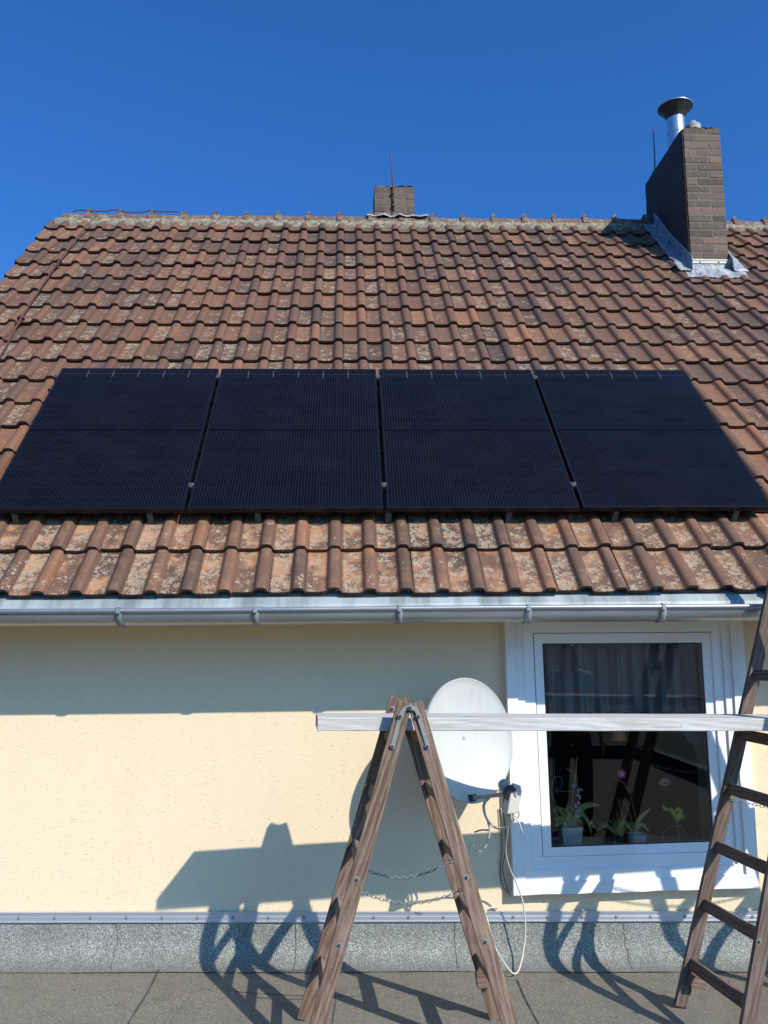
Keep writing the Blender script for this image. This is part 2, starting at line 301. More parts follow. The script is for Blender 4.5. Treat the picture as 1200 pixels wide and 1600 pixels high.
# whites, window
MT['pvc'] = plain('white_plastic', (.78, .79, .80), .3, 0, .02, 5)
g = G('white_paint', .7, spec=.3); o = g.obj(); n = g.noise(o, 35, 5, .65); big = g.noise(o, 5, 5)
wc = g.mix(g.step(big, .5, .8), (.78, .78, .77), (.68, .67, .63)); wc = g.mix(g.math('MULTIPLY', g.step(g.noise(o, 28, 5, .7), .64, .72), .55), wc, (.36, .33, .28))
g.color(wc); g.bump(n, .35, .006); MT['white'] = g.m
g = G('pale_dish_paint', .5); o = g.obj(); n = g.noise(g.obj((9, 9, 1.2)), 2.5, 5, .6); m2 = g.noise(o, 7, 5, .65); g.color(g.mix(g.math('MULTIPLY', g.step(n, .5, .75), .35), g.mix(g.math('MULTIPLY', g.step(m2, .5, .75), .3), (.50, .51, .485), (.44, .445, .42)), (.38, .38, .345))); MT['dish'] = g.m
MT['dish_dark'] = plain('dark_plastic', (.035, .037, .042), .45, 0, .2, 10)
MT['lnb'] = plain('grey_plastic', (.30, .315, .34), .4, 0, .05, 10)
MT['lnbw'] = plain('cream_plastic', (.52, .49, .43), .45, 0, .05, 10)
MT['cable'] = plain('white_cable', (.56, .54, .48), .5, 0, .08, 20)
MT['dcable'] = plain('brown_cable', (.09, .07, .055), .5, 0, .2, 20)
m = bpy.data.materials.new('window_glass'); m.use_nodes = True; t = m.node_tree; t.nodes.clear()
out = t.nodes.new('ShaderNodeOutputMaterial'); mx = t.nodes.new('ShaderNodeMixShader'); fr = t.nodes.new('ShaderNodeFresnel'); fr.inputs[0].default_value = 1.6
tb = t.nodes.new('ShaderNodeBsdfTransparent'); tb.inputs[0].default_value = (.86, .89, .88, 1); gb = t.nodes.new('ShaderNodeBsdfGlossy'); gb.inputs['Roughness'].default_value = .0
gb.inputs['Color'].default_value = (1, 1, 1, 1); t.links.new(fr.outputs[0], mx.inputs[0]); t.links.new(tb.outputs[0], mx.inputs[1]); t.links.new(gb.outputs[0], mx.inputs[2]); t.links.new(mx.outputs[0], out.inputs[0]); MT['glass'] = m
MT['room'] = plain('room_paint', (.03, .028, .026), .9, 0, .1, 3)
m = bpy.data.materials.new('lace'); m.use_nodes = True; t = m.node_tree; b = t.nodes['Principled BSDF']; b.inputs['Base Color'].default_value = (.52, .52, .50, 1); b.inputs['Roughness'].default_value = .9
tr = t.nodes.new('ShaderNodeBsdfTransparent'); tl = t.nodes.new('ShaderNodeBsdfTranslucent'); tl.inputs[0].default_value = (.42, .42, .42, 1); m1 = t.nodes.new('ShaderNodeMixShader'); m2 = t.nodes.new('ShaderNodeMixShader')
m1.inputs[0].default_value = .35; m2.inputs[0].default_value = .85; o_ = t.nodes['Material Output']
t.links.new(b.outputs[0], m1.inputs[1]); t.links.new(tl.outputs[0], m1.inputs[2]); t.links.new(tr.outputs[0], m2.inputs[1]); t.links.new(m1.outputs[0], m2.inputs[2]); t.links.new(m2.outputs[0], o_.inputs[0]); MT['lace'] = m
MT['leaf'] = plain('leaf_green', (.34, .40, .11), .45, 0, .4, 20)
MT['leafy'] = plain('yellow_leaf', (.55, .58, .06), .45, 0, .3, 20)
MT['stem'] = plain('plant_stem', (.50, .36, .20), .6, 0, .3, 30)
MT['petal'] = plain('petal_magenta', (.75, .08, .30), .6, 0, .3, 40)
MT['petalw'] = plain('petal_white', (.75, .70, .72), .6, 0, .1, 40)
MT['petalg'] = plain('petal_grey', (.50, .54, .56), .6, 0, .2, 40)
MT['peach'] = plain('petal_peach', (.60, .28, .16), .6, 0, .2, 40)
MT['potw'] = plain('white_ceramic', (.78, .75, .68), .35, 0, .05, 10)
MT['copper'] = plain('copper', (.78, .24, .08), .5, .05, .3, 20)
MT['soil'] = plain('soil', (.05, .035, .025), .95, 0, .4, 60, .5)
MT['skin'] = plain('skin', (.45, .27, .20), .55, 0, .06, 10)
MT['shirt'] = plain('grey_shirt', (.62, .66, .72), .85, 0, .08, 12, .2)
MT['trouser'] = plain('dark_trousers', (.04, .045, .06), .85, 0, .15, 12, .2)
MT['hair'] = plain('dark_hair', (.035, .025, .02), .6, 0, .3, 60, .4)
MT['shoe'] = plain('black_shoe', (.02, .02, .02), .5, 0, .2, 20)
g = G('dark_grass', .9); o = g.obj(); g.color(g.mix(g.noise(o, .4, 6), (.016, .020, .010), (.034, .040, .018))); MT['grass'] = g.m

# ------------------------------------------------------------------ setting: ground, flat roof
gr = mesh('ground', [(-900, -900, -2.9), (900, -900, -2.9), (900, 900, -2.9), (-900, 900, -2.9)], [(0, 1, 2, 3)], MT['grass']); tag(gr, kind='structure')
XL, XR = -3.4, 4.6
prof = []                                      # felt upstand: down the wall, round a cove, out over the floor
for k in range(7):
    prof.append((D-.012-.006*k/6, .205-.055*k/6))
for k in range(1, 9):
    q = math.pi/2*k/8; prof.append((D-.018-.15*(1-math.cos(q)), .150-.150*math.sin(q)))
def cove_z(x, z): 
    f = max(0, min(1, z/.205)); return z + zfloor(x)*(1-f) + f*(.205+ (-.018*x) + .010 - .205)
nx = 90; vs = []; fs = []
for i in range(nx+1):
    x = XL+(XR-XL)*i/nx
    for (y, z) in prof: vs.append((x, y+rnd.uniform(-.0015, .0015)+(.010*math.sin(x*3.1)*math.sin(x*1.3+1) if z < .001 else 0), cove_z(x, z)+(.006 if z > .004 else .004)))
np_ = len(prof)
for i in range(nx):
    for k in range(np_-1): fs.append((i*np_+k, i*np_+k+1, (i+1)*np_+k+1, (i+1)*np_+k))
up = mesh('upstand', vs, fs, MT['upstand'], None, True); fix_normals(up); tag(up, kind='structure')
YB = -3.7
vs = []; fs = []; nx, ny = 40, 44
for i in range(nx+1):
    x = XL+(XR-XL)*i/nx
    for j in range(ny+1):
        y = YB+(D-.02-YB)*j/ny; vs.append((x, y, zfloor(x)+.003*math.sin(x*2.3+y*1.7)*(0 if y > 4.8 else 1)))
for i in range(nx):
    for j in range(ny): a = i*(ny+1)+j; fs.append((a, a+ny+1, a+ny+2, a+1))
b0 = len(vs)
for (x, y) in ((XL, YB), (XR, YB), (XR, D-.02), (XL, D-.02)): vs += [(x, y, zfloor(x)-.003), (x, y, -2.95)]
for k in range(4):
    a = b0+2*k; c = b0+2*((k+1) % 4); fs.append((a, a+1, c+1, c))
fl = mesh('flat_roof', vs, fs, MT['felt'], None, True); tag(fl, kind='structure')
def felt_seam(pts, wd, dz=.005):
    pts = spline(pts, 6); vs = []; fs = []
    for i, p in enumerate(pts):
        t = (pts[min(i+1, len(pts)-1)]-pts[max(i-1, 0)]).normalized(); s_ = t.cross(V((0, -.3, 1))).normalized(); wj = wd*(.6+.8*rnd.random())/2
        for k in (-1, 1):
            q = p+s_*wj*k; vs.append(q)
    for i in range(len(pts)-1): fs.append((2*i, 2*i+1, 2*i+3, 2*i+2))
    o = mesh('felt_seam', vs, fs, MT['seam'], None); fix_normals(o); tag(o, kind='structure'); return o
def fpt(px, py):                                # point of the flat roof at a photo pixel
    d = ray(px, py); k = .022
    t = (zfloor(0)+.004-CAMH)/(d.z+k*d.x); p = CAM+d*t; return p
felt_seam([fpt(250, 1512)+V((0, 0, .003)), fpt(232, 1548), fpt(200, 1600), fpt(170, 1660)], .008)
felt_seam([fpt(808, 1530), fpt(822, 1562), fpt(842, 1600), fpt(860, 1640)], .006)
felt_seam([fpt(520, 1520), fpt(524, 1560), fpt(519, 1600), fpt(515, 1650)], .005)
for k in range(9):                              # the lap of the upstand: a fine broken line
    xa = XL+.2+.85*k+rnd.uniform(-.1, .1); felt_seam([V((x, D-.1695+(.010*math.sin(x*3.1)*math.sin(x*1.3+1))-.002, zfloor(x)+.0055)) for x in [xa+.1*q for q in range(rnd.randint(4, 8))]], .004)
felt_seam([fpt(365, 1549), fpt(420, 1553), fpt(480, 1556), fpt(560, 1557)], .006)
def up_pt(x, k, off=.003):
    y, z = prof[k]; n = V((0, -1, .0)) if k < 8 else V((0, -.6, .6)); return V((x, y, cove_z(x, z)+.006))+n*off
for x, j in ((-1.27, .02), (.575, .01), (1.52, .02), (-.30, .01), (-2.5, .0)):
    pts = [up_pt(x+j*rnd.uniform(-.3, .3), k, .004) for k in range(0, np_-1)]
    vs = []; fs = []
    for i, p in enumerate(pts):
        for s_ in (-1, 1): vs.append(p+V((s_*.0017*(.4+rnd.random()), 0, 0)))
    for i in range(len(pts)-1): fs.append((2*i, 2*i+1, 2*i+3, 2*i+2))
    o = mesh('felt_seam', vs, fs, MT['joint']); fix_normals(o); tag(o, kind='structure')
gb = MB()
for k in range(60):                              # crumbs of clay and grit lying on the felt
    px, py = rnd.uniform(10, 1190), rnd.uniform(1518, 1598); p = fpt(px, py); s_ = rnd.uniform(.002, .0065); n_ = rnd.randint(5, 7); ph = rnd.uniform(0, 6); f_ = rnd.uniform(.6, 1)
    ringv = [p+V((math.cos(ph+6.283*q/n_)*s_*rnd.uniform(.7, 1.2), math.sin(ph+6.283*q/n_)*s_*f_*rnd.uniform(.7, 1.2), 0)) for q in range(n_)]
    topv = [v_.lerp(p, .35)+V((0, 0, s_*.7)) for v_ in ringv]
    gb.add(ringv+topv+[p+V((0, 0, s_*.85))], [(q, (q+1) % n_, n_+(q+1) % n_, n_+q) for q in range(n_)]+[(n_+q, n_+(q+1) % n_, 2*n_) for q in range(n_)])
tag(gb.build('grit', MT['mortar']), kind='stuff')
# kerb on the far edge of the flat roof (seen mirrored in the window)
k_ = MB(); k_.box((XL, YB-.04, -.16), (XR, YB+.10, .11)); k_.box((XR-.10, YB+.102, -.16), (XR+.04, D-.3, .09))
tag(k_.build('roof_kerb', MT['seam']), kind='structure')

# ------------------------------------------------------------------ house
house = empty('house', (0, D, -2.9), 'cream rendered house with a weathered brown clay tiled roof', 'house')
HXL, HXR = -2.98, 6.9
RIDGE = rp(0, 5.405)                            # ridge line
RY, RZ = RIDGE.y, RIDGE.z
GZ = 1.94                                      # soffit height
TL, TRR, BR, BL = (840, 997), (1104, 995), (1124, 1323), (855, 1332)       # opening in the wall
hole = [wp(*p) for p in (TL, TRR, BR, BL)]
# front wall: one sheet with a hole, reveals, and the two gables
vs = []; fs = []
def V3(x, y, z): vs.append(V((x, y, z))); return len(vs)-1
A = [V3(HXL, D, 2.3), V3(HXR, D, 2.3), V3(HXR, D, -2.9), V3(HXL, D, -2.9)]
Hh = [V3(p.x, D, p.z) for p in hole]; Hb = [V3(p.x, D+.26, p.z) for p in hole]
for k in range(4):
    n_ = (k+1) % 4; fs.append((A[k], A[n_], Hh[n_], Hh[k])); fs.append((Hh[k], Hh[n_], Hb[n_], Hb[k]))
YE = 2*RY-D
for x in (HXL, HXR):
    a = [V3(x, D, -2.9), V3(x, D, 2.3), V3(x, RY, RZ-.25), V3(x, YE, 2.3), V3(x, YE, -2.9)]; fs.append(tuple(a))
a = [V3(HXL, YE, -2.9), V3(HXR, YE, -2.9), V3(HXR, YE, 2.3), V3(HXL, YE, 2.3)]; fs.append(tuple(a))
wall = mesh('wall', vs, fs, MT['plaster'], house)
# room behind the window
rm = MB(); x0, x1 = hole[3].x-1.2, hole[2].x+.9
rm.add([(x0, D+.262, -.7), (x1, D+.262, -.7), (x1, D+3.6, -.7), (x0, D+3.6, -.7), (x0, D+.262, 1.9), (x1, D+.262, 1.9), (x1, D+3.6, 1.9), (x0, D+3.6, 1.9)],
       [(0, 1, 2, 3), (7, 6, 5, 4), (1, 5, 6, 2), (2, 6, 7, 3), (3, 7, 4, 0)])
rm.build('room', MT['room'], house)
bs = MB(); zs = min(hole[2].z, hole[3].z); bs.box((hole[3].x-.02, D+.03, zs-.05), (hole[2].x+.02, D+.42, zs-.012)); bevel(bs.build('inner_sill', MT['white'], house), .006)

# ---- roof: every course of interlocking tiles in one mesh
PIT = .1935; UOFF = -.4295
prof_u = [(0, .0015), (.012, 0), (.055, -.0025), (.095, 0), (.106, .002), (.114, .009), (.121, .019), (.128, .0265), (.139, .0300), (.157, .0310), (.172, .0285), (.181, .021), (.1855, .009), (.1875, .002), (.1930, .001)]
rows_v = [-.62, -.25, .10, .43, .76, 1.09, 1.422, 1.755, 2.087, 2.42, 2.75, 3.087, 3.42, 3.753, 4.083, 4.42, 4.753, 5.08, 5.36]
def tile_field(x_from, x_to, mb):
    k0 = round((x_from-UOFF)/PIT)
    for r in range(len(rows_v)-1):
        v0, v1 = rows_v[r], rows_v[r+1]; ln = v1-v0+.05; last = r == len(rows_v)-2
        if last: ln = v1-v0+.02
        for k in range(k0, int((x_to-UOFF)/PIT)):
            rr = random.Random(r*977+k*13)
            x0 = UOFF+PIT*k+rr.uniform(-.002, .002); vb = v0+rr.uniform(-.008, .008); sk = rr.uniform(-.007, .007); dn = rr.uniform(-.0025, .005); tl = .033
            col_r = min(1, max(0, rr.gauss(.48, .21))); col_g = rr.random()
            # the top and the right of the roof are cleaner, the eaves and the left more overgrown
            xx = x0; age = .5-.10*(xx/3.0); age += .42 if r < 2 else (.12 if r < 9 else 0); age = max(0, min(1, age)); 
            if xx > 2.2: age *= .55
            if r > 14 and xx > -2: age *= .6
            ws = (0, .012, ln*.35, ln*.7, ln); pu = prof_u
            if k == k0: pu = [(-.034, -.035), (-.033, .0), (-.028, .014), (-.018, .020), (-.008, .012), (0, .003)]+prof_u[1:]
            base = len(mb.v); n_ = len(pu); vs = []; cs = []
            for w_ in ws:
                for (u, h) in pu:
                    rise = tl*(1-w_/(v1-v0)); drop = -.004 if w_ == 0 else 0
                    vs.append(rp(x0+u+sk*w_, vb+w_, h*(1 if w_ else .93)+rise+dn+drop)); pan = 1.0 if (.008 < u < .108) else (.25 if .135 < u < .175 else 0.0)
                    cs.append((col_r, col_g, pan, age))
            fs = []
            for i in range(len(ws)-1):
                for j in range(n_-1): fs.append((i*n_+j, i*n_+j+1, (i+1)*n_+j+1, (i+1)*n_+j))
            mb.v += vs; mb.c += cs; mb.f += [tuple(i+base for i in f) for f in fs]
            # front edge and a strip of the underside
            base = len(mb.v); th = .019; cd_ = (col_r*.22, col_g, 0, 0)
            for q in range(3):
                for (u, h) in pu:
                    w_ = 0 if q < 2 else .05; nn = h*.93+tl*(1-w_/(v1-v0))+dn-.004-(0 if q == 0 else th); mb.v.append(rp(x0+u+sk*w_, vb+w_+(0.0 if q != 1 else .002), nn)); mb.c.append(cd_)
            for q in range(2):
                for j in range(n_-1): mb.f.append((base+q*n_+j+1, base+q*n_+j, base+(q+1)*n_+j, base+(q+1)*n_+j+1))
            # the tile's right-hand side
            b2 = len(mb.v); u, h = pu[-1]
            for w_ in (0, ln):
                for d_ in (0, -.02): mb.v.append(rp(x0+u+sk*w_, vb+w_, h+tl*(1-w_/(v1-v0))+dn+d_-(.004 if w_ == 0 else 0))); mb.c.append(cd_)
            mb.f.append((b2, b2+1, b2+3, b2+2))
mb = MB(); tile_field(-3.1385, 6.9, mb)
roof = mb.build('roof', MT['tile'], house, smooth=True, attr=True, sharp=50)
# roof deck under the tiles, and the back slope
dk = MB(); a = rp(HXL-.12, -.58, -.03); b = rp(HXR, -.58, -.03); c = rp(HXR, 5.31, -.03); d_ = rp(HXL-.12, 5.31, -.03)
dk.add([a, b, c, d_], [(0, 1, 2, 3)]); mir = lambda p: V((p.x, 2*RY-p.y, p.z)); dk.add([mir(a), mir(b), mir(c), mir(d_)], [(3, 2, 1, 0)])
dk.build('roof_deck', MT['dcable'], house)
back = roof.copy(); sc.collection.objects.link(back); back.name = 'roof_slope'; back.parent = house
cxm = (-3.17+6.87)/2; back.rotation_euler = (0, 0, math.pi); hl = V(house.location); back.location = (2*cxm, 2*(RY-hl.y), 0)
# ridge: mortar bed and capping tiles with raised collars
mo = MB(); nseg = 160; xs = [-3.11+(6.9+3.11)*i/nseg for i in range(nseg+1)]; vs = []; fs = []
for x in xs:
    j = rnd.uniform(-.012, .012); j2 = rnd.uniform(-.008, .008)
    vs += [rp(x, 5.225+j*1.2, -.004), rp(x, 5.245+j, .022+j2), V((x, RY-.106+j2*.5, RZ-.018+j2*.6)), V((x, RY, RZ+.02))]
    vs += [V((x, RY+.106, RZ-.018)), mir(rp(x, 5.235, -.01))]
for i in range(nseg):
    for q in range(5): fs.append((i*6+q, (i+1)*6+q, (i+1)*6+q+1, i*6+q+1))
mortar = mesh('mortar_bed', vs, fs, MT['mortar'], roof, True); fix_normals(mortar)
rd = MB(); L = .335; x = -3.05; k = 0
while x < 6.8:
    rr = random.Random(k+500); dz = rr.uniform(-.006, .006); secs = [(0, .094), (.235, .088), (.245, .104), (.285, .107), (.297, .102), (L, .098)]
    vs = []; fs = []; na = 11
    for (s_, r_) in secs:
        for i in range(na):
            a = math.radians(4+172*i/(na-1)); vs.append(V((x+s_, RY-math.cos(a)*r_*1.05, RZ-.025+dz+math.sin(a)*r_)))
    for q in range(len(secs)-1):
        for i in range(na-1): fs.append((q*na+i, (q+1)*na+i, (q+1)*na+i+1, q*na+i+1))
    rd.add(vs, fs)
    c_ = V((x+.27, RY, RZ+.080+dz))              # nib on the collar
    rd.obox(c_+V((0, -.02, .004)), V((.020, 0, 0)), V((0, .035, -.004)), V((.006, 0, .018)))
    x += L; k += 1
ridge = rd.build('ridge_tile', MT['ridge'], roof, True, sharp=35); fix_normals(ridge)

# ---- gutter, eaves flashing, soffit
GC = (4.625, 1.912); GR = .070
def gut(name, x0, x1, r, mat, parent, th=.0025, a0=-8, a1=188, lip=True, n=18):
    pr = []
    for i in range(n+1):
        a = math.radians(180+a0+(a1-a0)*i/n); pr.append((GC[0]+math.cos(a)*r, GC[1]+math.sin(a)*r))
    # front bead
    full = []
    if lip:
        for i in range(10):
            a = math.radians(-90+ -300*i/9+180); full.append((GC[0]-r-.004+.011*math.cos(a)*-1, GC[1]+.004+.011*math.sin(a)))
    full = full+pr
    vs = []; fs = []; nx = 24 if x1-x0 > 1 else 2
    for i in range(nx+1):
        x = x0+(x1-x0)*i/nx; sag = .0 if nx == 2 else .0015*math.sin(x*2.1)
        for (y, z) in full: vs.append((x, y, z+sag))
    m_ = len(full)
    for i in range(nx):
        for k in range(m_-1): fs.append((i*m_+k, (i+1)*m_+k, (i+1)*m_+k+1, i*m_+k+1))
    o = mesh(name, vs, fs, mat, parent, True, sharp=60)
    s_ = o.modifiers.new('thick', 'SOLIDIFY'); s_.thickness = th; s_.offset = 0; return o
gutter = gut('gutter', -3.2, 6.9, GR, MT['zinc'], house)
for px in (-30, 185, 399, 624, 826, 1037, 1240):
    x = at(px, 965, GC[0]-GR).x
    gut('gutter_bracket', x-.016, x+.016, GR+.0065, MT['zincf'], gutter, .004, -4, 180, False)
    b_ = MB(); b_.box((x-.010, GC[0]-GR-.020, GC[1]-.012), (x+.010, GC[0]-GR-.006, GC[1]+.018)); b_.box((x-.010, GC[0]-GR-.020, GC[1]+.0185), (x+.010, GC[0]-GR+.018, GC[1]+.0215)); bevel(b_.build('gutter_clip', MT['zincf'], gutter), .002)
for px in (552,):
    pass
fsm = MB()
for i in range(64):
    xa = -3.2+10.1*i/64; xb = xa+10.1/64; ja, jb = .0015*math.sin(i*1.9), .0015*math.sin((i+1)*1.9)
    fsm.add([rp(xa, -.50, -.012), rp(xb, -.50, -.012), V((xb, 4.648+jb, 1.948)), V((xa, 4.648+ja, 1.948)), V((xb, 4.630+jb, 1.905)), V((xa, 4.630+ja, 1.905))], [(0, 3, 2, 1), (3, 5, 4, 2)])
fl_ = fsm.build('eaves_flashing', MT['zincf'], house); s_ = fl_.modifiers.new('thick', 'SOLIDIFY'); s_.thickness = .0015
sf = MB(); sf.box((-3.1, 4.705, GZ-.012), (6.9, D+.0, GZ+.010)); sf.box((-3.1, 4.688, 1.86), (6.9, 4.703, 1.955)); bevel(sf.build('soffit', MT['plaster'], house), .003)

# ---- window
win = empty('window', V((hole[3].x, 0, hole[3].z+2.9)), None); win.parent = house
def ring(name, outer, inner, e, eb, mat, jag=0, ms=None):
    vs = []; fs = []
    O = [wp(*p, e) for p in outer]; I = [wp(*p, e) for p in inner]
    for P in (O, I):
        for p in P: vs.append(p)
    for P in (O, I):
        for p in P: vs.append(V((p.x, D-eb, p.z)))
    for k in range(4):
        n_ = (k+1) % 4; fs += [(k, n_, 4+n_, 4+k), (8+k, 8+n_, n_, k), (4+k, 4+n_, 12+n_, 12+k)]
    o = mesh(name, vs, fs, mat, win); fix_normals(o)
    if jag:
        bm = bmesh.new(); bm.from_mesh(o.data); bmesh.ops.subdivide_edges(bm, edges=bm.edges[:], cuts=18, use_grid_fill=True)
        low = min(v_.co.z for v_ in bm.verts)
        for v_ in bm.verts: v_.co += V((rnd.uniform(-jag, jag), rnd.uniform(-jag*.5, jag*.5), rnd.uniform(-jag, jag)+(rnd.uniform(-.002, .006) if v_.co.z < low+.06 and rnd.random() < .5 else 0)))
        bm.to_mesh(o.data); bm.free()
    bevel(o, .003, 2); return o
R0 = [(788.0, 940), (1158.8, 940), (1187, 1387), (803, 1400)]
R1 = [(803.5, 946), (1138.5, 946), (1166.8, 1366.5), (822, 1379)]
R2 = [(815, 958), (1124.5, 957), (1152.5, 1351), (832.5, 1360)]
R3 = [(832.5, 989), (1110.8, 987), (1133, 1331.5), (847.8, 1340)]
R4 = [(847.5, 1005.5), (1096.8, 1004), (1116, 1315.5), (862, 1324.5)]
ring('surround', R0, R1, .066, -.005, MT['white'], .0009)
ring('surround_step', R1, R2, .052, .0, MT['white'])
ring('frame', R2, R3, .038, -.03, MT['pvc'])
ring('sash', [(833.6, 990), (1109.8, 988), (1132, 1330.5), (848.8, 1339)], R4, .026, -.03, MT['pvc'])
gl = [wp(*p, .008) for p in ((844, 1002), (1100, 1000), (1119, 1319), (858, 1328))]
pane = mesh('pane', gl, [(3, 2, 1, 0)], MT['glass'], win)
gk = MB()                                      # black gasket round the pane
for k in range(4):
    a, b = wp(*R4[k], .012), wp(*R4[(k+1) % 4], .012); dirv = (b-a).normalized(); inw = dirv.cross(V((0, 1, 0))).normalized()
    c0 = (hole[0]+hole[2])/2
    if inw.dot(c0-a) < 0: inw = -inw
    gk.obox((a+b)/2+inw*.002, (b-a)/2, inw*.004, V((0, .004, 0)))
gk.build('gasket', MT['black'], win)

# ---- metal termination strip above the felt
stv = []; stf = []; pr = [(0, .053), (.010, .053), (.010, .046), (.006, .043), (.006, .030), (.009, .027), (.009, .022), (.006, .019), (.006, .008), (.012, .004), (.012, 0), (0, 0)]
zA = lambda x: .272-.0182*(x-0)-.053
for i in range(31):
    x = XL+(XR-XL)*i/30
    for (e, z) in pr: stv.append((x, D-.013-e, zA(x)+z+.003))
for i in range(30):
    for k in range(len(pr)-1): a = i*len(pr)+k; stf.append((a, a+len(pr), a+len(pr)+1, a+1))
strip = mesh('metal_strip', stv, stf, MT['alu'], house); fix_normals(strip)
k = 0; px = 31.5
sx = wp(31.5, 1432).x; dxs = (wp(365, 1431).x-sx)/6.0
for i in range(-8, 22):
    x = sx+dxs*i
    if XL < x < XR:
        s_ = MB(); s_.lathe((x, D-.019, zA(x)+.0245+.003), [(.0095, 0), (.0095, .002), (.0065, .0025), (.0065, .0065), (.001, .008)], 12, V((0, -1, 0))); s_.build('screw', MT['steel'], strip, True, sharp=40)
# cap behind the strip
cp = MB(); cp.box((XL, D-.014, -.06), (XR, D-.001, .205)); cp.build('render_stop', MT['upstand'], house)

# ---- chimneys
def brick_stack(x0, x1, y0, y1, z0, z1, parent, name='chimney', seed=1, slope=None):
    rr = random.Random(seed); core = MB(); j = .0015
    core.box((x0+j, y0+j, z0), (x1-j, y1-j, z1-.012)); ch = core.build(name, MT['bmortar'], parent)
    br = MB(); CHT, BL_, JT = .0775, .235, .011; z = z1; k = 0
    while z > z0:
        zb = z-CHT+JT; off = BL_/2 if k % 2 else 0
        for side in range(4):
            ln = (x1-x0) if side in (0, 1) else (y1-y0); cuts = [0.0]; q = (.115 if k % 2 else .235) if side in (0, 1) else (.235-.0 if k % 2 else .115)
            while q < ln-.06: cuts.append(q); q += .24
            cuts.append(ln)
            for a, b in zip(cuts[:-1], cuts[1:]):
                a2 = a+(JT/2 if a > 0 else 0); b2 = b-(JT/2 if b < ln else 0); pr_ = rr.uniform(0, .004); col = (min(1, max(0, rr.gauss(.45, .33))), 0, 0, 1)
                dzj = rr.uniform(-.0015, .0015)
                if side == 0: lo, hi = (x0+a2, y0-pr_, zb+dzj), (x0+b2, y0+.05, z+dzj)
                elif side == 1: lo, hi = (x0+a2, y1-.05, zb+dzj), (x0+b2, y1+pr_, z+dzj)
                elif side == 2:
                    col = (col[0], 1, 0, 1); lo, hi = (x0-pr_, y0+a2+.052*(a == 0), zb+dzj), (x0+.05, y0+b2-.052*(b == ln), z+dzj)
                else: lo, hi = (x1-.05, y0+a2+.052*(a == 0), zb+dzj), (x1+pr_, y0+b2-.052*(b == ln), z+dzj)
                br.box(lo, hi, col)
        z -= CHT; k += 1
    o = br.build('brickwork', MT['brick'], ch, attr=True); bevel(o, .006, 2)
    for v_ in o.data.vertices: v_.co += V((rr.uniform(-.0025, .0025), rr.uniform(-.0025, .0025), rr.uniform(-.0025, .0025)))
    cap = MB(); n = 14; vs = []; fs = []
    for i in range(n+1):
        for q in range(n+1):
            u, v_ = i/n, q/n; ed = i in (0, n) or q in (0, n)
            vs.append((x0+.004+(x1-x0-.008)*u, y0+.004+(y1-y0-.008)*v_, z1-.004+(0 if ed else .035*min(1, 6*min(u, 1-u, v_, 1-v_)))+rr.uniform(0, .022)))
    for i in range(n):
        for q in range(n): a = i*(n+1)+q; fs.append((a, a+n+1, a+n+2, a+1))
    mesh('mortar_cap', vs, fs, MT['mortar'], ch, True)
    return ch
cb = on_roof(1081, 418, TILEO+.03); CX0 = cb.x+.004; CX1 = on_roof(1139, 418, TILEO+.03).x+.006; CY0 = cb.y+.01
CZ1 = at(1093, 200, CY0).z; CY1 = CY0*1.138
ch1 = brick_stack(CX0, CX1, CY0, CY1, 5.0, CZ1, house, seed=3); ch1['label'] = 'tall brick chimney with a steel flue, right of the ridge'
ct = MB(); nn_ = 16; cvs = []; cfs = []; rc = random.Random(21)
for i in range(nn_+1):
    for q in range(nn_+1):
        cvs.append((CX0-.0065-rc.uniform(0, .005), CY0+.004+(CY1-CY0-.006)*i/nn_, RZ-.9+(CZ1-.006-RZ+.9)*q/nn_))
for i in range(nn_):
    for q in range(nn_): a = i*(nn_+1)+q; cfs.append((a, a+nn_+1, a+nn_+2, a+1))
o = mesh('bitumen_coat', cvs, cfs, MT['tar'], ch1, True); fix_normals(o); s_ = o.modifiers.new('thick', 'SOLIDIFY'); s_.thickness = .005
def vof(y): return (y-QO.y)/TT.y
# flashing: apron below, soaker up the left side, clamp bar
def sheet(name, fn, nu, nv, mat, parent, th=.004):
    vs = [fn(i/nu, j/nv) for i in range(nu+1) for j in range(nv+1)]; fs = [(i*(nv+1)+j, (i+1)*(nv+1)+j, (i+1)*(nv+1)+j+1, i*(nv+1)+j+1) for i in range(nu) for j in range(nv)]
    o = mesh(name, vs, fs, mat, parent, True); fix_normals(o); s_ = o.modifiers.new('thick', 'SOLIDIFY'); s_.thickness = th; return o
vf = vof(CY0); wv_ = lambda x: .020*max(0, math.cos((x-(UOFF+.157))/PIT*2*math.pi))
rj = random.Random(5)
def apron(u, v):
    x = CX0-.10+(CX1-CX0+.22)*u; wob = .012*math.sin(u*23)+.010*math.sin(u*41+2)
    if v > .6: k = (v-.6)/.4; return V((x*(1) , CY0-.004, rp(0, vf, .045).z+.005+.09*k)) if CX0-.004 < x < CX1+.004 else rp(x, vf+.02*k, .04+.012*k)
    k = v/.6; return rp(x, vf-.15+wob*(1-k)+.15*k, .030+wv_(x)*(1-k*.5)+.02*k+rj.uniform(-.004, .004))
sheet('apron_flashing', apron, 40, 10, MT['lead'], ch1)
def soaker(sgn):
    X = CX0 if sgn < 0 else CX1
    def fn(u, v):
        vv = vf-.05+(5.30-vf+.05)*u; wob = .014*math.sin(u*31+sgn)+.008*math.sin(u*57)
        if v > .55: k = (v-.55)/.45; p = rp(X+sgn*(.012 if sgn > 0 else .024), vv, .062); return p+V((-sgn*.007*k, 0, .13*k+.012*math.sin(u*9)))
        k = v/.55; return rp(X+sgn*(.15+wob*.6)*(1-k)+sgn*.012*k, vv, .056+wv_(X+sgn*.15*(1-k))*.25+.006*k+rj.uniform(-.003, .003))
    return fn
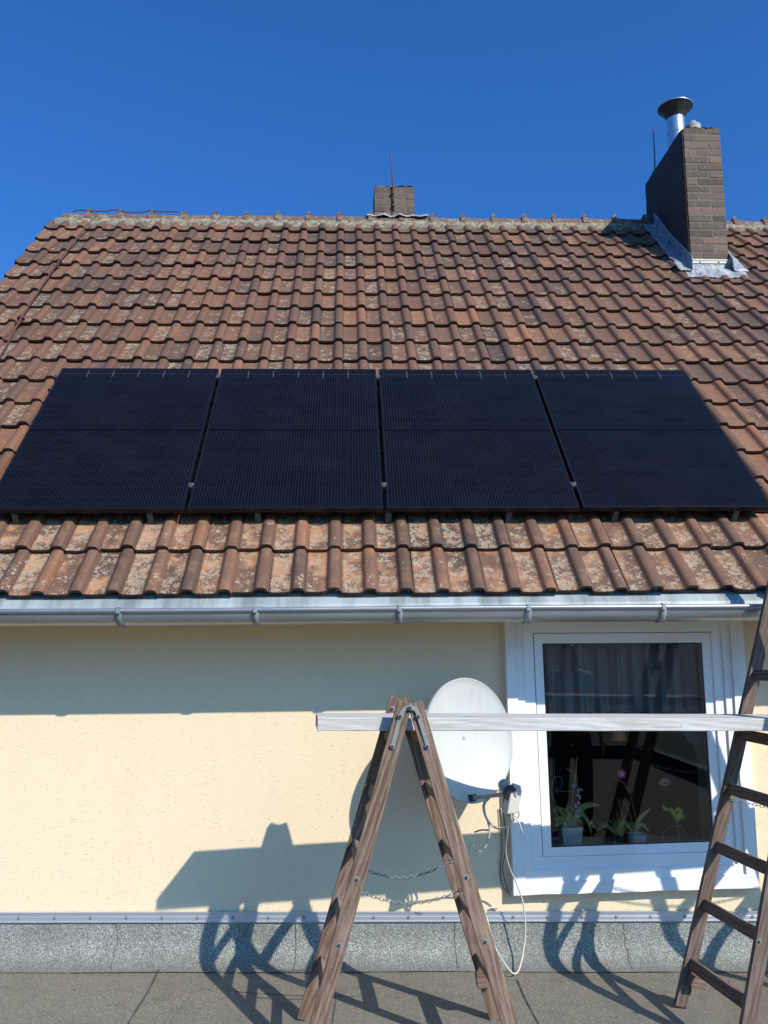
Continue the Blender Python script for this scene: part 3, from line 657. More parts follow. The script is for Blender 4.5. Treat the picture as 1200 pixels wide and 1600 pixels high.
sheet('side_flashing', soaker(-1), 30, 10, MT['lead'], ch1); sheet('side_flashing', soaker(1), 30, 10, MT['lead'], ch1)
zb = rp(0, vf, .045).z+.10
bar = MB(); bar.box((CX0-.012, CY0-.016, zb-.022), (CX1+.012, CY0-.005, zb+.022)); bar.box((CX0-.012, CY0-.020, zb+.006), (CX1+.012, CY0-.0165, zb+.016)); cbar = bar.build('clamp_bar', MT['bar'], ch1)
for fx in (.22, .72):
    s_ = MB(); s_.lathe((CX0+(CX1-CX0)*fx, CY0-.0165, zb-.006), [(.009, 0), (.009, .006), (.001, .008)], 10, V((0, -1, 0))); s_.build('bolt', MT['steel'], cbar, True, sharp=40)
# steel flue with a flared rain collar
FY = CY0+.62; fp = at(1058, 215, FY); fpt_top = at(1058, 178, FY); FR = .5*(at(1071, 200, FY).x-at(1044.5, 200, FY).x)
ft = at(1054, 168, FY); fr_rim = .5*(at(1080, 168, FY).x-at(1028.5, 168, FY).x)
m_ = MB(); cxf = (fp.x+ft.x)/2; zt = fpt_top.z-.045
m_.lathe((cxf, FY, 0), [(FR, CZ1-.05), (FR, zt-.20), (FR+.006, zt-.195), (FR+.006, zt-.17), (FR, zt-.165), (FR, zt)], 36)
m_.build('flue_pipe', MT['bright'], ch1, True, sharp=40)
m_ = MB(); m_.lathe((cxf, FY, zt-.03), [(FR-.004, .0), (FR+.006, .028), (FR+.014, .040), (fr_rim*.75, .092), (fr_rim*.97, .132), (fr_rim, .142), (fr_rim, .148), (fr_rim*.94, .146), (fr_rim*.5, .085), (.02, .06)], 44)
m_.build('flue_cowl', MT['darksteel'], ch1, True, sharp=50)
rim = MB(); rim.lathe((cxf, FY, zt-.03), [(fr_rim+.002, .137), (fr_rim+.006, .141), (fr_rim+.006, .148), (fr_rim+.002, .152), (fr_rim*.93, .150)], 44); rim.build('cowl_rim', MT['bright'], ch1, True)
PY = CY0+.22; pp = at(1082, 189.5, PY); m_ = MB(); m_.lathe((pp.x, PY, pp.z-.162), [(.078, -.25), (.078, .105), (.066, .118), (.035, .125), (.035, .150), (.026, .160), (.001, .162)], 28)
m_.build('chimney_pot', MT['pot'], ch1, True, sharp=35)
# centre chimney behind the ridge
KY = RY+.22; ka, kb = at(585, 305, KY), at(647, 305, KY)
ch2 = brick_stack(ka.x, kb.x, KY, KY+.42, RZ-.6, at(616, 292, KY).z, house, seed=9); ch2['label'] = 'low brick chimney behind the ridge'
def cap_sheet(u, v):
    x0 = at(572, 335, RY).x; x1 = at(668, 335, RY).x; x = x0+(x1-x0)*u; a = math.radians(35+110*v)
    return V((x, RY-math.cos(a)*.128+.012*math.sin(u*19), RZ-.03+math.sin(a)*.124+.010*math.sin(u*27)+rj.uniform(-.004, .004)))
sheet('ridge_flashing', cap_sheet, 34, 6, MT['lead'], ch2, .003)
# lightning rods and conductor
def rod(px0, py0, px1, py1, y, label, rr=.008):
    a, b = at(px0, py0, y), at(px1, py1, y); t_ = empty('lightning_rod', a, label, 'lightning rod', 'lightning rods on the chimneys')
    m_ = MB(); m_.tube([a, a.lerp(b, .5)+V((.006, 0, 0)), b], [rr, rr*.9, rr*.7], 8); m_.build('rod', MT['rust'], t_, True)
    for f_ in (.10, .30):
        q = a.lerp(b, f_); c_ = MB(); c_.obox(q+V((0, .02, 0)), V((.016, 0, 0)), V((0, .035, 0)), V((0, 0, .008))); bevel(c_.build('clamp', MT['rust'], t_), .003)
    return t_
rod(615, 331, 610, 234, KY-.022, 'thin rusty lightning rod fixed to the low chimney in the middle of the ridge')
rod(1024, 300, 1020.5, 195, CY1-.18, 'thin dark lightning rod behind the tall chimney with the steel flue')
con = empty('lightning_conductor', rp(-2.62, 5.4, .1), 'rusty conductor wire running down the left side of the tiled roof', 'wire')
cpx = [(150, 338), (128, 362), (92, 408), (62, 452), (33, 497), (10, 540), (-20, 590)]
cpts = [on_roof(*p, TILEO+.075) for p in cpx]; m_ = MB(); m_.tube(spline(cpts, 6), .0065, 7); m_.build('wire', MT['rust'], con, True)
for p in ((92, 408), (33, 497)):
    q = on_roof(*p, TILEO+.06); c_ = MB(); c_.obox(q, V((.028, 0, 0)), TR*.014, NR*.018); c_.tube([q-NR*.05, q+NR*.03], .006, 6); c_.obox(q-TR*.05-NR*.012, V((.012, 0, 0)), TR*.05, NR*.003); bevel(c_.build('wire_holder', MT['rust'], con), .003)
cr = MB(); pts = [V((x, RY-.05, RZ+.082+.006*math.sin(x*9)+.020*max(0, math.sin(x*17)))) for x in [-2.95+.045*k for k in range(26)]]; cr.tube(spline(pts, 3), .006, 6)
cr.build('ridge_wire', MT['rust'], con, True)

# ------------------------------------------------------------------ solar panels
PW, PL, PG, PT = 1.134, 1.722, .0225, .032
X0 = -2.093
def make_panel():
    t_ = empty('solar_panel', (0, 0, 0), None); fw_ = .010
    def lm(name, mb, mat, par): 
        return mb.build(name, mat, None)
    m_ = MB(); m_.box((0, 0, -PT), (PW, fw_, 0)); m_.box((0, PL-fw_, -PT), (PW, PL, 0)); m_.box((0, fw_, -PT), (fw_, PL-fw_, 0)); m_.box((PW-fw_, fw_, -PT), (PW, PL-fw_, 0))
    f = m_.build('frame', MT['black']); bevel(f, .0012, 1)
    m_ = MB(); m_.box((fw_+.0003, fw_+.0003, -.008), (PW-fw_-.0003, PL-fw_-.0003, -.0012)); c_ = m_.build('glass', MT['cells'])
    m_ = MB(); m_.box((.45, PL*.5-.04, -.028), (.55, PL*.5+.04, -.0085)); j_ = m_.build('junction_box', MT['dish_dark'])
    for o in (f, c_, j_): o.parent = t_; o.location = (0, 0, 0)
    return t_
labels = ['leftmost black solar panel, its lower corner running out of the photo on the left', 'black solar panel second from the left, directly above the folding ladder',
          'black solar panel third from the left, between the low chimney and the window below', 'rightmost black solar panel, below the tall chimney and next to bare tiles']
pan0 = make_panel()
for i in range(4):
    if i == 0: t_ = pan0
    else:
        t_ = pan0.copy(); sc.collection.objects.link(t_)
        for ch in pan0.children: c_ = ch.copy(); sc.collection.objects.link(c_); c_.parent = t_
    t_.location = V((X0+i*(PW+PG), 0, 0))+PO+TR*(.003*(i == 3))+NR*0; t_.rotation_euler = (S, 0, 0)
    tag(t_, labels[i], 'solar panel', 'solar panels on the roof')
# rails, hooks, clamps
XE = X0+4*PW+3*PG
for v_, lab in ((.235, 'lower aluminium mounting rail under the bottom edge of the solar panels'), (1.60, 'upper aluminium mounting rail under the top edge of the solar panels')):
    t_ = empty('mounting_rail', PO+TR*v_+V((X0, 0, 0)), lab, 'rail', 'mounting rails under the panels')
    m_ = MB(); p_ = PO+TR*v_-NR*(PT+.020)
    m_.obox(p_+V(((X0+XE)/2, 0, 0)), V(((XE-X0)/2+.03, 0, 0)), TR*.020, NR*.0195); bevel(m_.build('rail', MT['black'], t_), .003)
    for i in range(5):
        xx = X0+i*(PW+PG)-PG/2 if i else X0-.012
        if i == 4: xx = XE+.012
        c_ = MB(); q = PO+TR*v_+V((xx, 0, 0)); c_.obox(q-NR*.018, V((.009, 0, 0)), TR*.022, NR*.020); c_.obox(q+NR*.0035, V((.015 if 0 < i < 4 else .012, 0, 0)), TR*.016, NR*.0025); c_.lathe(q+NR*.006, [(.0075, 0), (.0075, .006), (.004, .0065), (.001, .0065)], 8, NR)
        bevel(c_.build('clamp', MT['hook'], t_), .001, 1)
hk = [25, 235, 403, 607, 795, 962, 1150]; hlab = ['at the far left', 'below the leftmost panel', 'below the second panel', 'below the gap between the middle panels', 'below the third panel', 'below the rightmost panel, nearer its left corner', 'at the right corner of the rightmost panel']
for px, hl_ in zip(hk, hlab):
    x = on_roof(px, 808, TILEO+.05).x; t_ = empty('roof_hook', rp(x, .05, .04), 'grey steel roof hook '+hl_, 'roof hook', 'roof hooks below the panels')
    path = [rp(x, .40, .030), rp(x, .12, .034), rp(x, .036, .006), rp(x, .018, .004), rp(x, .014, .010), rp(x, .014, .080), rp(x, .026, .088), rp(x, .20, .088)]
    vs = []; fs = []
    for p in path: vs += [p+V((-.018, 0, 0)), p+V((.018, 0, 0))]
    for i in range(len(path)-1): fs.append((2*i, 2*i+1, 2*i+3, 2*i+2))
    o = mesh('strap', vs, fs, MT['hook'], t_); fix_normals(o); s_ = o.modifiers.new('thick', 'SOLIDIFY'); s_.thickness = .006; s_.offset = 0; bevel(o, .002, 1)

# ------------------------------------------------------------------ satellite dish
DE = .31
dc = at(728.5, 1156, D-DE); dsz = math.radians(26.8); tilt = math.radians(7.3)
fn_ = V((math.sin(dsz)*math.cos(tilt), -math.cos(dsz)*math.cos(tilt), math.sin(tilt))).normalized()  # direction it faces
sd = V((math.cos(dsz), math.sin(dsz), 0)); uu = sd.cross(fn_)*-1
if uu.z < 0: uu = -uu
dish = empty('satellite_dish', V((dc.x, D-.02, dc.z)), 'pale grey satellite dish on the wall behind the folding ladder', 'satellite dish')
RW, RH, DP = .275, .316, .058
vs = []; fs = []; nr, na = 12, 64
def dpt(r, a, back=0): return dc+sd*(RW*r*math.cos(a))+uu*(RH*r*math.sin(a))+fn_*(DP*(r*r-.5)-back)
for i in range(nr+1):
    for k in range(na): vs.append(dpt(max(i/nr, 1e-3), 2*math.pi*k/na))
for i in range(nr):
    for k in range(na): fs.append((i*na+k, i*na+(k+1) % na, (i+1)*na+(k+1) % na, (i+1)*na+k))
b_ = len(vs)                                   # rolled rim
for (dr, df) in ((1.012, .004), (1.022, .0), (1.022, -.012), (1.0, -.014)):
    for k in range(na): a = 2*math.pi*k/na; vs.append(dpt(1, a)+(sd*math.cos(a)*RW+uu*math.sin(a)*RH)*(dr-1)+fn_*df)
prev = nr*na
for q in range(4):
    cur = b_+q*na
    for k in range(na): fs.append((prev+k, prev+(k+1) % na, cur+(k+1) % na, cur+k))
    prev = cur
refl = mesh('reflector', vs, fs, MT['dish'], dish, True, sharp=60); s_ = refl.modifiers.new('thick', 'SOLIDIFY'); s_.thickness = .003
for (qx, qy) in ((716, 1171), (733, 1171), (719, 1212), (733, 1212)):
    pb = at(qx, qy, D-DE); m_ = MB(); rel = pb-dc; a_ = rel.dot(sd)/RW; c_ = rel.dot(uu)/RH; q = dc+sd*rel.dot(sd)+uu*rel.dot(uu)+fn_*(DP*(a_*a_+c_*c_-.5)); m_.lathe(q, [(.007, 0), (.006, .003), (.001, .0045)], 10, fn_); m_.build('bolt', MT['dish'], refl, True)
# back bracket and wall mast
m_ = MB(); m_.tube([dc-fn_*.04, dc-fn_*.14+V((0, 0, -.02))], .04, 10); m_.obox(dc-fn_*.06, sd*.10, uu*.12, fn_*.012); m_.build('bracket', MT['steel'], dish)
mp_ = dc-fn_*.13; m_ = MB(); m_.tube([mp_+V((0, 0, .18)), mp_+V((0, 0, -.22))], .021, 12); m_.tube(spline([mp_+V((0, 0, -.20)), V((mp_.x, D-.10, mp_.z-.22)), V((mp_.x, D-.004, mp_.z-.22))], 4), .019, 10); m_.obox(V((mp_.x, D-.006, mp_.z-.22)), V((.06, 0, 0)), V((0, .005, 0)), V((0, 0, .08))); m_.build('mast', MT['steel'], dish, True, sharp=40)
# feed arm and LNB
arm0 = at(735, 1247, D-DE-.06); LE = .62
lp = at(795, 1240, D-LE)
m_ = MB(); av = (lp-arm0); pa = arm0-av.normalized()*.06; m_.obox((pa+lp)/2, (lp-pa)/2, av.cross(V((0, 0, 1))).normalized()*.011, V((0, 0, .011))); bevel(m_.build('feed_arm', MT['lnb'], dish), .003)
m_ = MB(); m_.obox(arm0+av*.03, av.normalized()*.022, av.cross(V((0, 0, 1))).normalized()*.017, V((0, 0, .018))); bevel(m_.build('arm_socket', MT['dish_dark'], dish), .003)
tow = (dc-lp).normalized()                      # towards the reflector
hp = at(789, 1229, D-LE)
lnb = MB(); lnb.lathe(hp-tow*.035, [(.001, .070), (.017, .069), (.025, .063), (.028, .052), (.027, .036), (.021, .030), (.018, .0)], 24, tow); ln = lnb.build('feed_horn', MT['lnb'], dish, True, sharp=40)
m_ = MB(); m_.lathe(hp-tow*.05, [(.022, .020), (.036, .020), (.036, -.012), (.022, -.012)], 20, tow); m_.obox(at(791, 1246, D-LE), V((.014, 0, 0)), V((0, .014, 0)), V((0, 0, .035))); m_.build('clamp_collar', MT['dish_dark'], dish, True, sharp=40)
lb = at(803, 1234, D-LE-.02); ax_ = (at(797, 1271, D-LE-.02)-lb); m_ = MB(); m_.obox(lb+ax_*.48, V((.030, .012, 0)), V((-.010, .022, 0)), ax_*.50); m_.tube([lb+V((-.015, .012, .0)), lb+V((.022, -.008, -.012))], .034, 18)
bevel(m_.build('lnb_body', MT['lnbw'], dish), .006, 3)
# cables
def cable(px, label, r, mat, es, name='cable', grp=None):
    pts = [at(p[0], p[1], D-e) for p, e in zip(px, es)]; sp = spline(pts, 8); o = empty(name, pts[0], label, 'cable', grp); m_ = MB(); m_.tube(sp, r, 8); m_.build('sheath', mat, o, True); return o
cable([(801, 1272), (800, 1283), (790, 1293), (775, 1294), (762, 1283), (755, 1265), (757, 1252), (768, 1243), (780, 1242), (788, 1247)], 'white coaxial cable looped beside the dish feed arm', .0042, MT['cable'], [.62, .60, .56, .5, .46, .42, .42, .46, .5, .56])
cable([(803, 1274), (803, 1281), (798, 1287), (793, 1291), (784, 1294), (770, 1290), (760, 1277), (757, 1258), (766, 1246)], 'second white coaxial cable wound round the loop below the feed horn', .0042, MT['cable'], [.61, .59, .56, .52, .48, .45, .43, .42, .44])
cable([(762, 1284), (765, 1297), (763, 1312), (757, 1325), (749, 1331), (742, 1328), (738, 1319)], 'loose white cable end hanging as a hook in front of the cream wall', .0042, MT['cable'], [.46, .45, .44, .43, .42, .40, .40])
cable([(742, 1300), (752, 1297), (763, 1297)], 'short grey cable tail lying towards the dish shadow', .0045, MT['lnb'], [.3, .4, .5])
cable([(803, 1278), (810, 1284), (814, 1294), (816, 1302)], 'short white cable stub pointing down in front of the window surround', .0040, MT['cable'], [.61, .61, .60, .58])
cable([(803, 1272), (809, 1278), (811, 1270), (808, 1258)], 'tight white cable bend beside the feed horn body', .0040, MT['cable'], [.61, .60, .61, .62])
p1 = [(794, 1276), (793, 1300), (790, 1330), (797, 1358), (806, 1378), (817, 1410), (821, 1450), (818, 1485), (812, 1512), (806, 1521), (798, 1518), (785, 1500), (772, 1476), (762, 1440), (758, 1425), (768, 1418), (776, 1420)]
cable(p1, 'long white cable dropping from the dish past the window corner to the roofing felt', .0042, MT['cable'], [.60, .48, .33, .22, .16, .13, .12, .13, .20, .24, .24, .2, .10, .06, .03, .02, .01])
for k, (dx, mt) in enumerate(((0, 'dcable'), (3.5, 'cable'), (7, 'dcable'))):
    cable([(781+dx*.6, 1262), (783+dx, 1300), (784+dx*.8, 1330), (782+dx*.5, 1355), (783+dx*.8, 1375), (789+dx*.6, 1390), (797, 1397+k)], ['brown cable clipped down the wall beside the window surround, nearest the ladder', 'pale cable between two brown ones on the wall beside the window', 'brown cable on the wall lying closest to the white window surround'][k], .0024, MT[mt], [.012]*7)

# ------------------------------------------------------------------ ladders and plank
def beam(name, A, B, wide, wd, th, mat, parent, bv=.003, bow=0):
    A, B = V(A), V(B); z_ = (B-A).normalized(); x_ = (V(wide)-z_*V(wide).dot(z_)).normalized(); y_ = z_.cross(x_); L = (B-A).length
    M3 = Matrix((x_, y_, z_)).transposed(); n = max(2, int(L/.12)); vs = []; fs = []; rr = random.Random(int(A.x*1000)+int(B.z*977))
    for i in range(n+1):
        for (sx_, sy_) in ((-1, -1), (1, -1), (1, 1), (-1, 1)): vs.append((sx_*wd/2*(1+rr.uniform(-.012, .012)), sy_*th/2*(1+rr.uniform(-.02, .02)), L*i/n))
    for i in range(n):
        for k in range(4): fs.append((i*4+k, i*4+(k+1) % 4, (i+1)*4+(k+1) % 4, (i+1)*4+k))
    fs += [(3, 2, 1, 0), tuple(n*4+k for k in range(4))]
    me = bpy.data.meshes.new(name); me.from_pydata(vs, [], fs); me.update(); me.materials.append(mat); o = bpy.data.objects.new(name, me); sc.collection.objects.link(o)
    M4 = M3.to_4x4(); M4.translation = A-(origin(parent) if parent else V((0, 0, 0)))
    if parent: o.parent = parent
    o.matrix_basis = M4; bevel(o, bv, 2); return o
def line2(p0, p1, y):                           # photo x on the line p0-p1 at photo height y
    return p0[0]+(p1[0]-p0[0])*(y-p0[1])/(p1[1]-p0[1])
def rail_pts(p0, p1, ytop, y_t, y_f):           # two photo points on the rail's centre line, top photo y, depth at top and at foot
    A = at(line2(p0, p1, ytop), ytop, y_t)
    zf = zfloor(A.x)+.004; B = at(*p1, y_f)
    for _ in range(20):                         # slide the foot down the photo line until it stands on the felt
        py = p1[1]; lo, hi = 1400, 2000
        for _2 in range(40):
            mid = (lo+hi)/2; q = at(line2(p0, p1, mid), mid, y_f)
            if q.z > zfloor(q.x)+.004: lo = mid
            else: hi = mid
        B = at(line2(p0, p1, lo), lo, y_f); break
    return A, B
def chain(A, B, sag, parent, n=26):
    A, B = V(A), V(B); m_ = MB(); pts = []
    for i in range(n+1):
        t_ = i/n; p = A.lerp(B, t_); p.z -= sag*4*t_*(1-t_); pts.append(p)
    for i in range(n):
        a, b = pts[i], pts[i+1]; c = (a+b)/2; t_ = (b-a).normalized(); s_ = t_.cross(V((0, 0, 1)) if i % 2 else V((0, 1, .2))).normalized(); hl_ = (b-a).length*.62; hw = .0068; lp_ = []
        for k in range(10): q = 2*math.pi*k/10; lp_.append(c+t_*hl_*math.cos(q)*(1 if abs(math.cos(q)) > .5 else .95)+s_*hw*math.sin(q))
        lp_.append(lp_[0]); m_.tube(lp_, .0018, 5, cap=False)
    return m_.build('chain', MT['steel'], parent, True)
def at_z(A, B, z): return A.lerp(B, (z-A.z)/(B.z-A.z))
def half(parent, fr_, bk_, zs, lean, wd=.066, th=.03, mat='wood', rw=.055, rt=.026):
    for (A, B), nm in ((fr_, 'rail'), (bk_, 'rail')):
        o = beam('rail', A, B, V((1, 0, 0)), wd, th, MT[mat], parent)
    for z in zs:
        a, b = at_z(*fr_, z), at_z(*bk_, z); along = (fr_[0]-fr_[1]).normalized()
        d_ = (b-a).normalized()
        o = beam('rung', a+d_*.014, b-d_*.014, along, rw, rt, MT['step' if mat == 'wood' else mat], parent, .004)
    return
def bolt(p, parent, r=.008):
    m_ = MB(); m_.lathe(p, [(.002, 0), (r*1.7, 0), (r*1.7, .0015), (r, .002)], 14, V((0, -1, 0))); wsh = m_.build('washer', MT['strap'], parent, True, sharp=40)
    m_ = MB(); m_.lathe(V(p)+V((0, -.0018, 0)), [(r, 0), (r*.9, .004), (r*.4, .0065), (.0005, .007)], 12, V((0, -1, 0))); m_.build('bolt', MT['hook'], parent, True, sharp=50)

YF_T, YF_F, YB_T, YB_F = 3.955, 3.90, 4.325, 4.345
FL = rail_pts((602, 1210), (496.5, 1600), 1097, YF_T, YF_F); FR_ = rail_pts((681.5, 1210), (796.5, 1600), 1097, YF_T+.0, YF_F)
BLr = rail_pts((585.5, 1210), (473.5, 1600), 1090, YB_T, YB_F); BRr = rail_pts((663.5, 1210), (777, 1594), 1090, YB_T, YB_F)
lad = empty('step_ladder', V(((FL[1].x+FR_[1].x)/2, 4.12, zfloor(.2))), 'weathered wooden folding ladder standing on the flat roof in front of the dish', 'ladder')
rz = [at(640, py, 4.13).z for py in (1150, 1240, 1334, 1428, 1524)]
half(lad, FL, BLr, rz, -1); half(lad, FR_, BRr, rz, 1)
# iron hinge straps on the front and back rails
def strap(parent, pts, wd, th, mat, y):
    vs = []; fs = []
    for i, p in enumerate(pts):
        t_ = (pts[min(i+1, len(pts)-1)]-pts[max(i-1, 0)]).normalized(); s_ = t_.cross(V((0, 1, 0))).normalized()
        for k in (-1, 1): vs.append(p+s_*wd/2*k)
    for i in range(len(pts)-1): fs.append((2*i, 2*i+1, 2*i+3, 2*i+2))
    o = mesh('hinge_strap', vs, fs, mat, parent); fix_normals(o); s_ = o.modifiers.new('thick', 'SOLIDIFY'); s_.thickness = th; s_.offset = 0; bevel(o, .001, 1); return o
yh = YF_T-.021
for pts in ([(613.5, 1166), (623, 1128), (626, 1117), (632, 1108), (641, 1105)], [(668.5, 1166), (657, 1128), (653.5, 1117), (650, 1109), (641, 1105)]):
    strap(lad, spline([at(*p, yh-(.005 if pts[0][0] > 640 else 0)) for p in pts], 4), .019, .005, MT['strap'], yh)
for p in ((613.5, 1166), (626, 1118.5), (641, 1105.5), (654, 1119), (668, 1166)): bolt(at(*p, yh-.009), lad, .007)
yb_ = YB_T+.021
for sgn, (A, B) in ((-1, BLr), (1, BRr)):
    q0 = A.lerp(B, .03); q1 = A.lerp(B, .2); apx = (BLr[0]+BRr[0])/2+V((0, 0, -.03)); strap(lad, [V((q1.x, yb_+.004*(sgn > 0), q1.z)), V((q0.x, yb_+.004*(sgn > 0), q0.z-.02)), V((apx.x, yb_+.004*(sgn > 0), apx.z))], .017, .004, MT['strap'], yb_)
bolt(at(613.5, 1107, YB_T-.016), lad, .007)
for (A, B) in (FL, FR_):
    for z in rz[2:4]:
        q = at_z(A, B, z-.05); bolt(V((q.x, q.y-.0155, q.z)), lad, .007)
chain(at(566, 1357, 4.29), at(706, 1345, 4.29), .055, lad, 24); chain(at(556, 1389, 3.94), at(728, 1386, 3.94), .062, lad, 28)
for p_ in (at(706, 1344, 4.315), at(726, 1386, 3.93)): bolt(p_, lad, .006)
q = at(754, 1533, 4.315); m_ = beam('foot_block', q+V((-.030, 0, .002)), q+V((.035, 0, .010)), V((0, 0, 1)), .06, .05, MT['step'], lad)

# right-hand ladder, cut by the photo's edge
RB = rail_pts((1140, 1226), (1066, 1560), 862, 4.47, 4.485); RF = rail_pts((1196, 1440), (1168, 1600), 880, 4.03, 3.96)
# front rail: parallel to the back one, its foot on the felt
RFb = at(1168, 1600, 3.97); dirb = (RB[0]-RB[1]); ffoot = RFb - dirb.normalized()*((RFb.z-zfloor(RFb.x))/dirb.normalized().z); ffoot.y = 3.96
ftop = V((RB[0].x+.03, 4.06, RB[0].z))
RF = (ftop, ffoot); apx = ftop.x+.05
mirx = lambda p, f=1.0: V((2*apx-p.x, p.y, p.z-(.022*2*(apx-p.x) if p.z < .5 else 0)))
lad2 = empty('step_ladder', V((apx, 4.22, zfloor(apx))), 'dark wooden folding ladder before the window, cut off by the right photo edge', 'ladder')
half(lad2, RF, RB, [at(1085, 1515, 4.40).z, at(1108, 1420, 4.40).z, at(1127, 1328, 4.40).z, at(1148, 1236, 4.40).z, at(1168, 1150, 4.40).z, at(1188, 1055, 4.40).z], -1, .062, .03, 'wood2')
RF2 = (mirx(RF[0]), mirx(RF[1])); RB2 = (mirx(RB[0]), mirx(RB[1]))
half(lad2, RF2, RB2, [RF2[1].z+.16+.27*k for k in range(6)], 1, .062, .03, 'wood2')
q = at_z(*RB, zfloor(1.6)+.135); beam('foot_block', q+V((.0, -.03, .0)), q+V((.07, -.03, -.01)), V((0, 0, 1)), .055, .06, MT['step'], lad2)
bolt(at(1186, 1471, 3.945), lad2, .007)
a = at(1142, 1248, 4.455); chain(a, V((2*apx-a.x, a.y, a.z-.02)), .06, lad2, 48)
for (A, B) in ((RF, RF2),):
    strap(lad2, spline([A[0].lerp(A[1], .1)+V((0, -.02, 0)), A[0].lerp(A[1], .02)+V((.01, -.02, .01)), V((apx, A[0].y-.02, A[0].z)), B[0].lerp(B[1], .02)+V((-.01, -.02, .01)), B[0].lerp(B[1], .1)+V((0, -.02, 0))], 4), .018, .004, MT['steel'], 0)

# plank across both ladders
PLE = 1.10; PW_ = .265; PTH = .058
pa = at(495.5, 1142, D-PLE); xb = at(1200, 1142, D-PLE+.13).x; slope_y = .068
pb = at(1200, 1142.5, D-PLE+slope_y*(xb-pa.x)); dv = (pb-pa); pb = pa+dv*1.42; dn_ = dv.normalized(); bkv = V((-dn_.y, dn_.x, 0)).normalized(); upv = dn_.cross(bkv).normalized()
if upv.z < 0: upv = -upv
ce = bkv*PW_/2+upv*PTH/2
pl = beam('plank', pa+ce, pb+ce, bkv, PW_, PTH, MT['plank'], None, .004); tag(pl, 'weathered pale wooden plank lying across the two ladders', 'plank')

# ------------------------------------------------------------------ behind the pane
CY = D+.13
def ip(px, py, y=CY): return at(px, py, y)
cur = empty('curtain', ip(985, 1005), 'sheer pleated curtain with scalloped lace hem hanging in the upper window', 'curtain')
vs = []; fs = []; nxx = 240; nz = 6; xa, xb2 = ip(838, 1000, CY).x, ip(1130, 1000, CY).x; zt_, zb_ = ip(980, 985).z, ip(980, 1113).z
for i in range(nxx+1):
    u = i/nxx; x = xa+(xb2-xa)*u
    for j in range(nz+1):
        v_ = j/nz; zz = zt_+(zb_-zt_)*v_
        if j == nz: zz -= .014*abs(math.sin(u*34))
        vs.append((x+.004*math.sin(u*70), CY+.034*math.sin(u*74+1.2*math.sin(u*11))+.008*math.sin(u*173), zz))
for i in range(nxx):
    for j in range(nz): a = i*(nz+1)+j; fs.append((a, a+nz+1, a+nz+2, a+1))
mesh('pleats', vs, fs, MT['lace'], cur, True)
vs = []; fs = []
for i in range(61):
    u = i/60; p0 = ip(1062+u*52, 1108+u*0); p1 = ip(1050+u*66, 1108+ 10+76*u**.8+4*abs(math.sin(u*20)))
    vs += [p0+V((0, .01*math.sin(u*40), 0)), p1+V((0, .01*math.sin(u*40), 0))]
for i in range(60): fs.append((2*i, 2*i+2, 2*i+3, 2*i+1))
mesh('side_lace', vs, fs, MT['lace'], cur, True)
def leaf(mb, pts, wd, up=V((0, 0, 1))):
    sp = spline(pts, 6); n = len(sp); vs = []; fs = []
    for i, p in enumerate(sp):
        t_ = (sp[min(i+1, n-1)]-sp[max(i-1, 0)]).normalized(); s_ = t_.cross(V((0, 1, 0))).normalized(); u = i/(n-1); hw = wd*math.sin(math.pi*min(.97, max(.12, u*.9+.08)))**.7
        vs += [p-s_*hw, p+V((0, .004, 0)), p+s_*hw]
    for i in range(n-1):
        for k in (0, 1): fs.append((3*i+k, 3*i+3+k, 3*i+4+k, 3*i+1+k))
    mb.add(vs, fs)
def square_pot(px0, px1, py0, py1, y, parent):
    a, b = ip(px0, py0, y), ip(px1, py1, y); cx_ = (a.x+b.x)/2; hw = (b.x-a.x)/2; zt2, zb2 = a.z, zs-.011; m_ = MB(); vs = []
    for (k, z) in ((.80, zb2), (1.0, zt2), (.93, zt2), (.90, zt2-.02)):
        for (i, j) in ((-1, -1), (1, -1), (1, 1), (-1, 1)): vs.append((cx_+i*hw*k, y+j*hw*k, z))
    fs = [(q*4+i, q*4+(i+1) % 4, q*4+4+(i+1) % 4, q*4+4+i) for q in range(3) for i in range(4)]+[(3, 2, 1, 0)]
    m_.add(vs, fs); bevel(m_.build('pot', MT['potw'], parent), .003); s2 = MB(); s2.add([(cx_+i*hw*.9, y+j*hw*.9, zt2-.018) for (i, j) in ((-1, -1), (1, -1), (1, 1), (-1, 1))], [(0, 1, 2, 3)]); s2.build('soil', MT['soil'], parent); return V((cx_, y, zt2-.018))
Y1 = D+.17
P1_ = empty('orchid', ip(893, 1322, Y1), 'orchid with bare twigs and broad leaf in the square white pot on the sill', 'potted plant', 'plants on the window sill')
square_pot(874, 908, 1290, 1322, Y1, P1_)
lf = MB(); I = lambda x, y, yy=Y1: ip(x, y, yy)
leaf(lf, [I(893, 1288), I(904, 1268), I(918, 1258), I(939, 1258)], .018); leaf(lf, [I(893, 1288), I(908, 1273), I(919, 1283), I(925, 1304)], .010)
leaf(lf, [I(891, 1288), I(880, 1272), I(870, 1262), I(866, 1270)], .012); leaf(lf, [I(888, 1288), I(876, 1284), I(868, 1292)], .014); leaf(lf, [I(892, 1288), I(888, 1270), I(878, 1262)], .009); leaf(lf, [I(894, 1288), I(900, 1280), I(907, 1284)], .011)
leaf(lf, [I(893, 1288), I(898, 1276), I(907, 1268), I(914, 1271)], .010); leaf(lf, [I(890, 1289), I(882, 1281), I(873, 1279), I(868, 1283)], .010); leaf(lf, [I(888, 1289), I(880, 1291), I(876, 1300)], .009); leaf(lf, [I(893, 1288), I(886, 1268), I(888, 1252)], .007)
lf.build('leaf', MT['leaf'], P1_, True)
lf = MB()
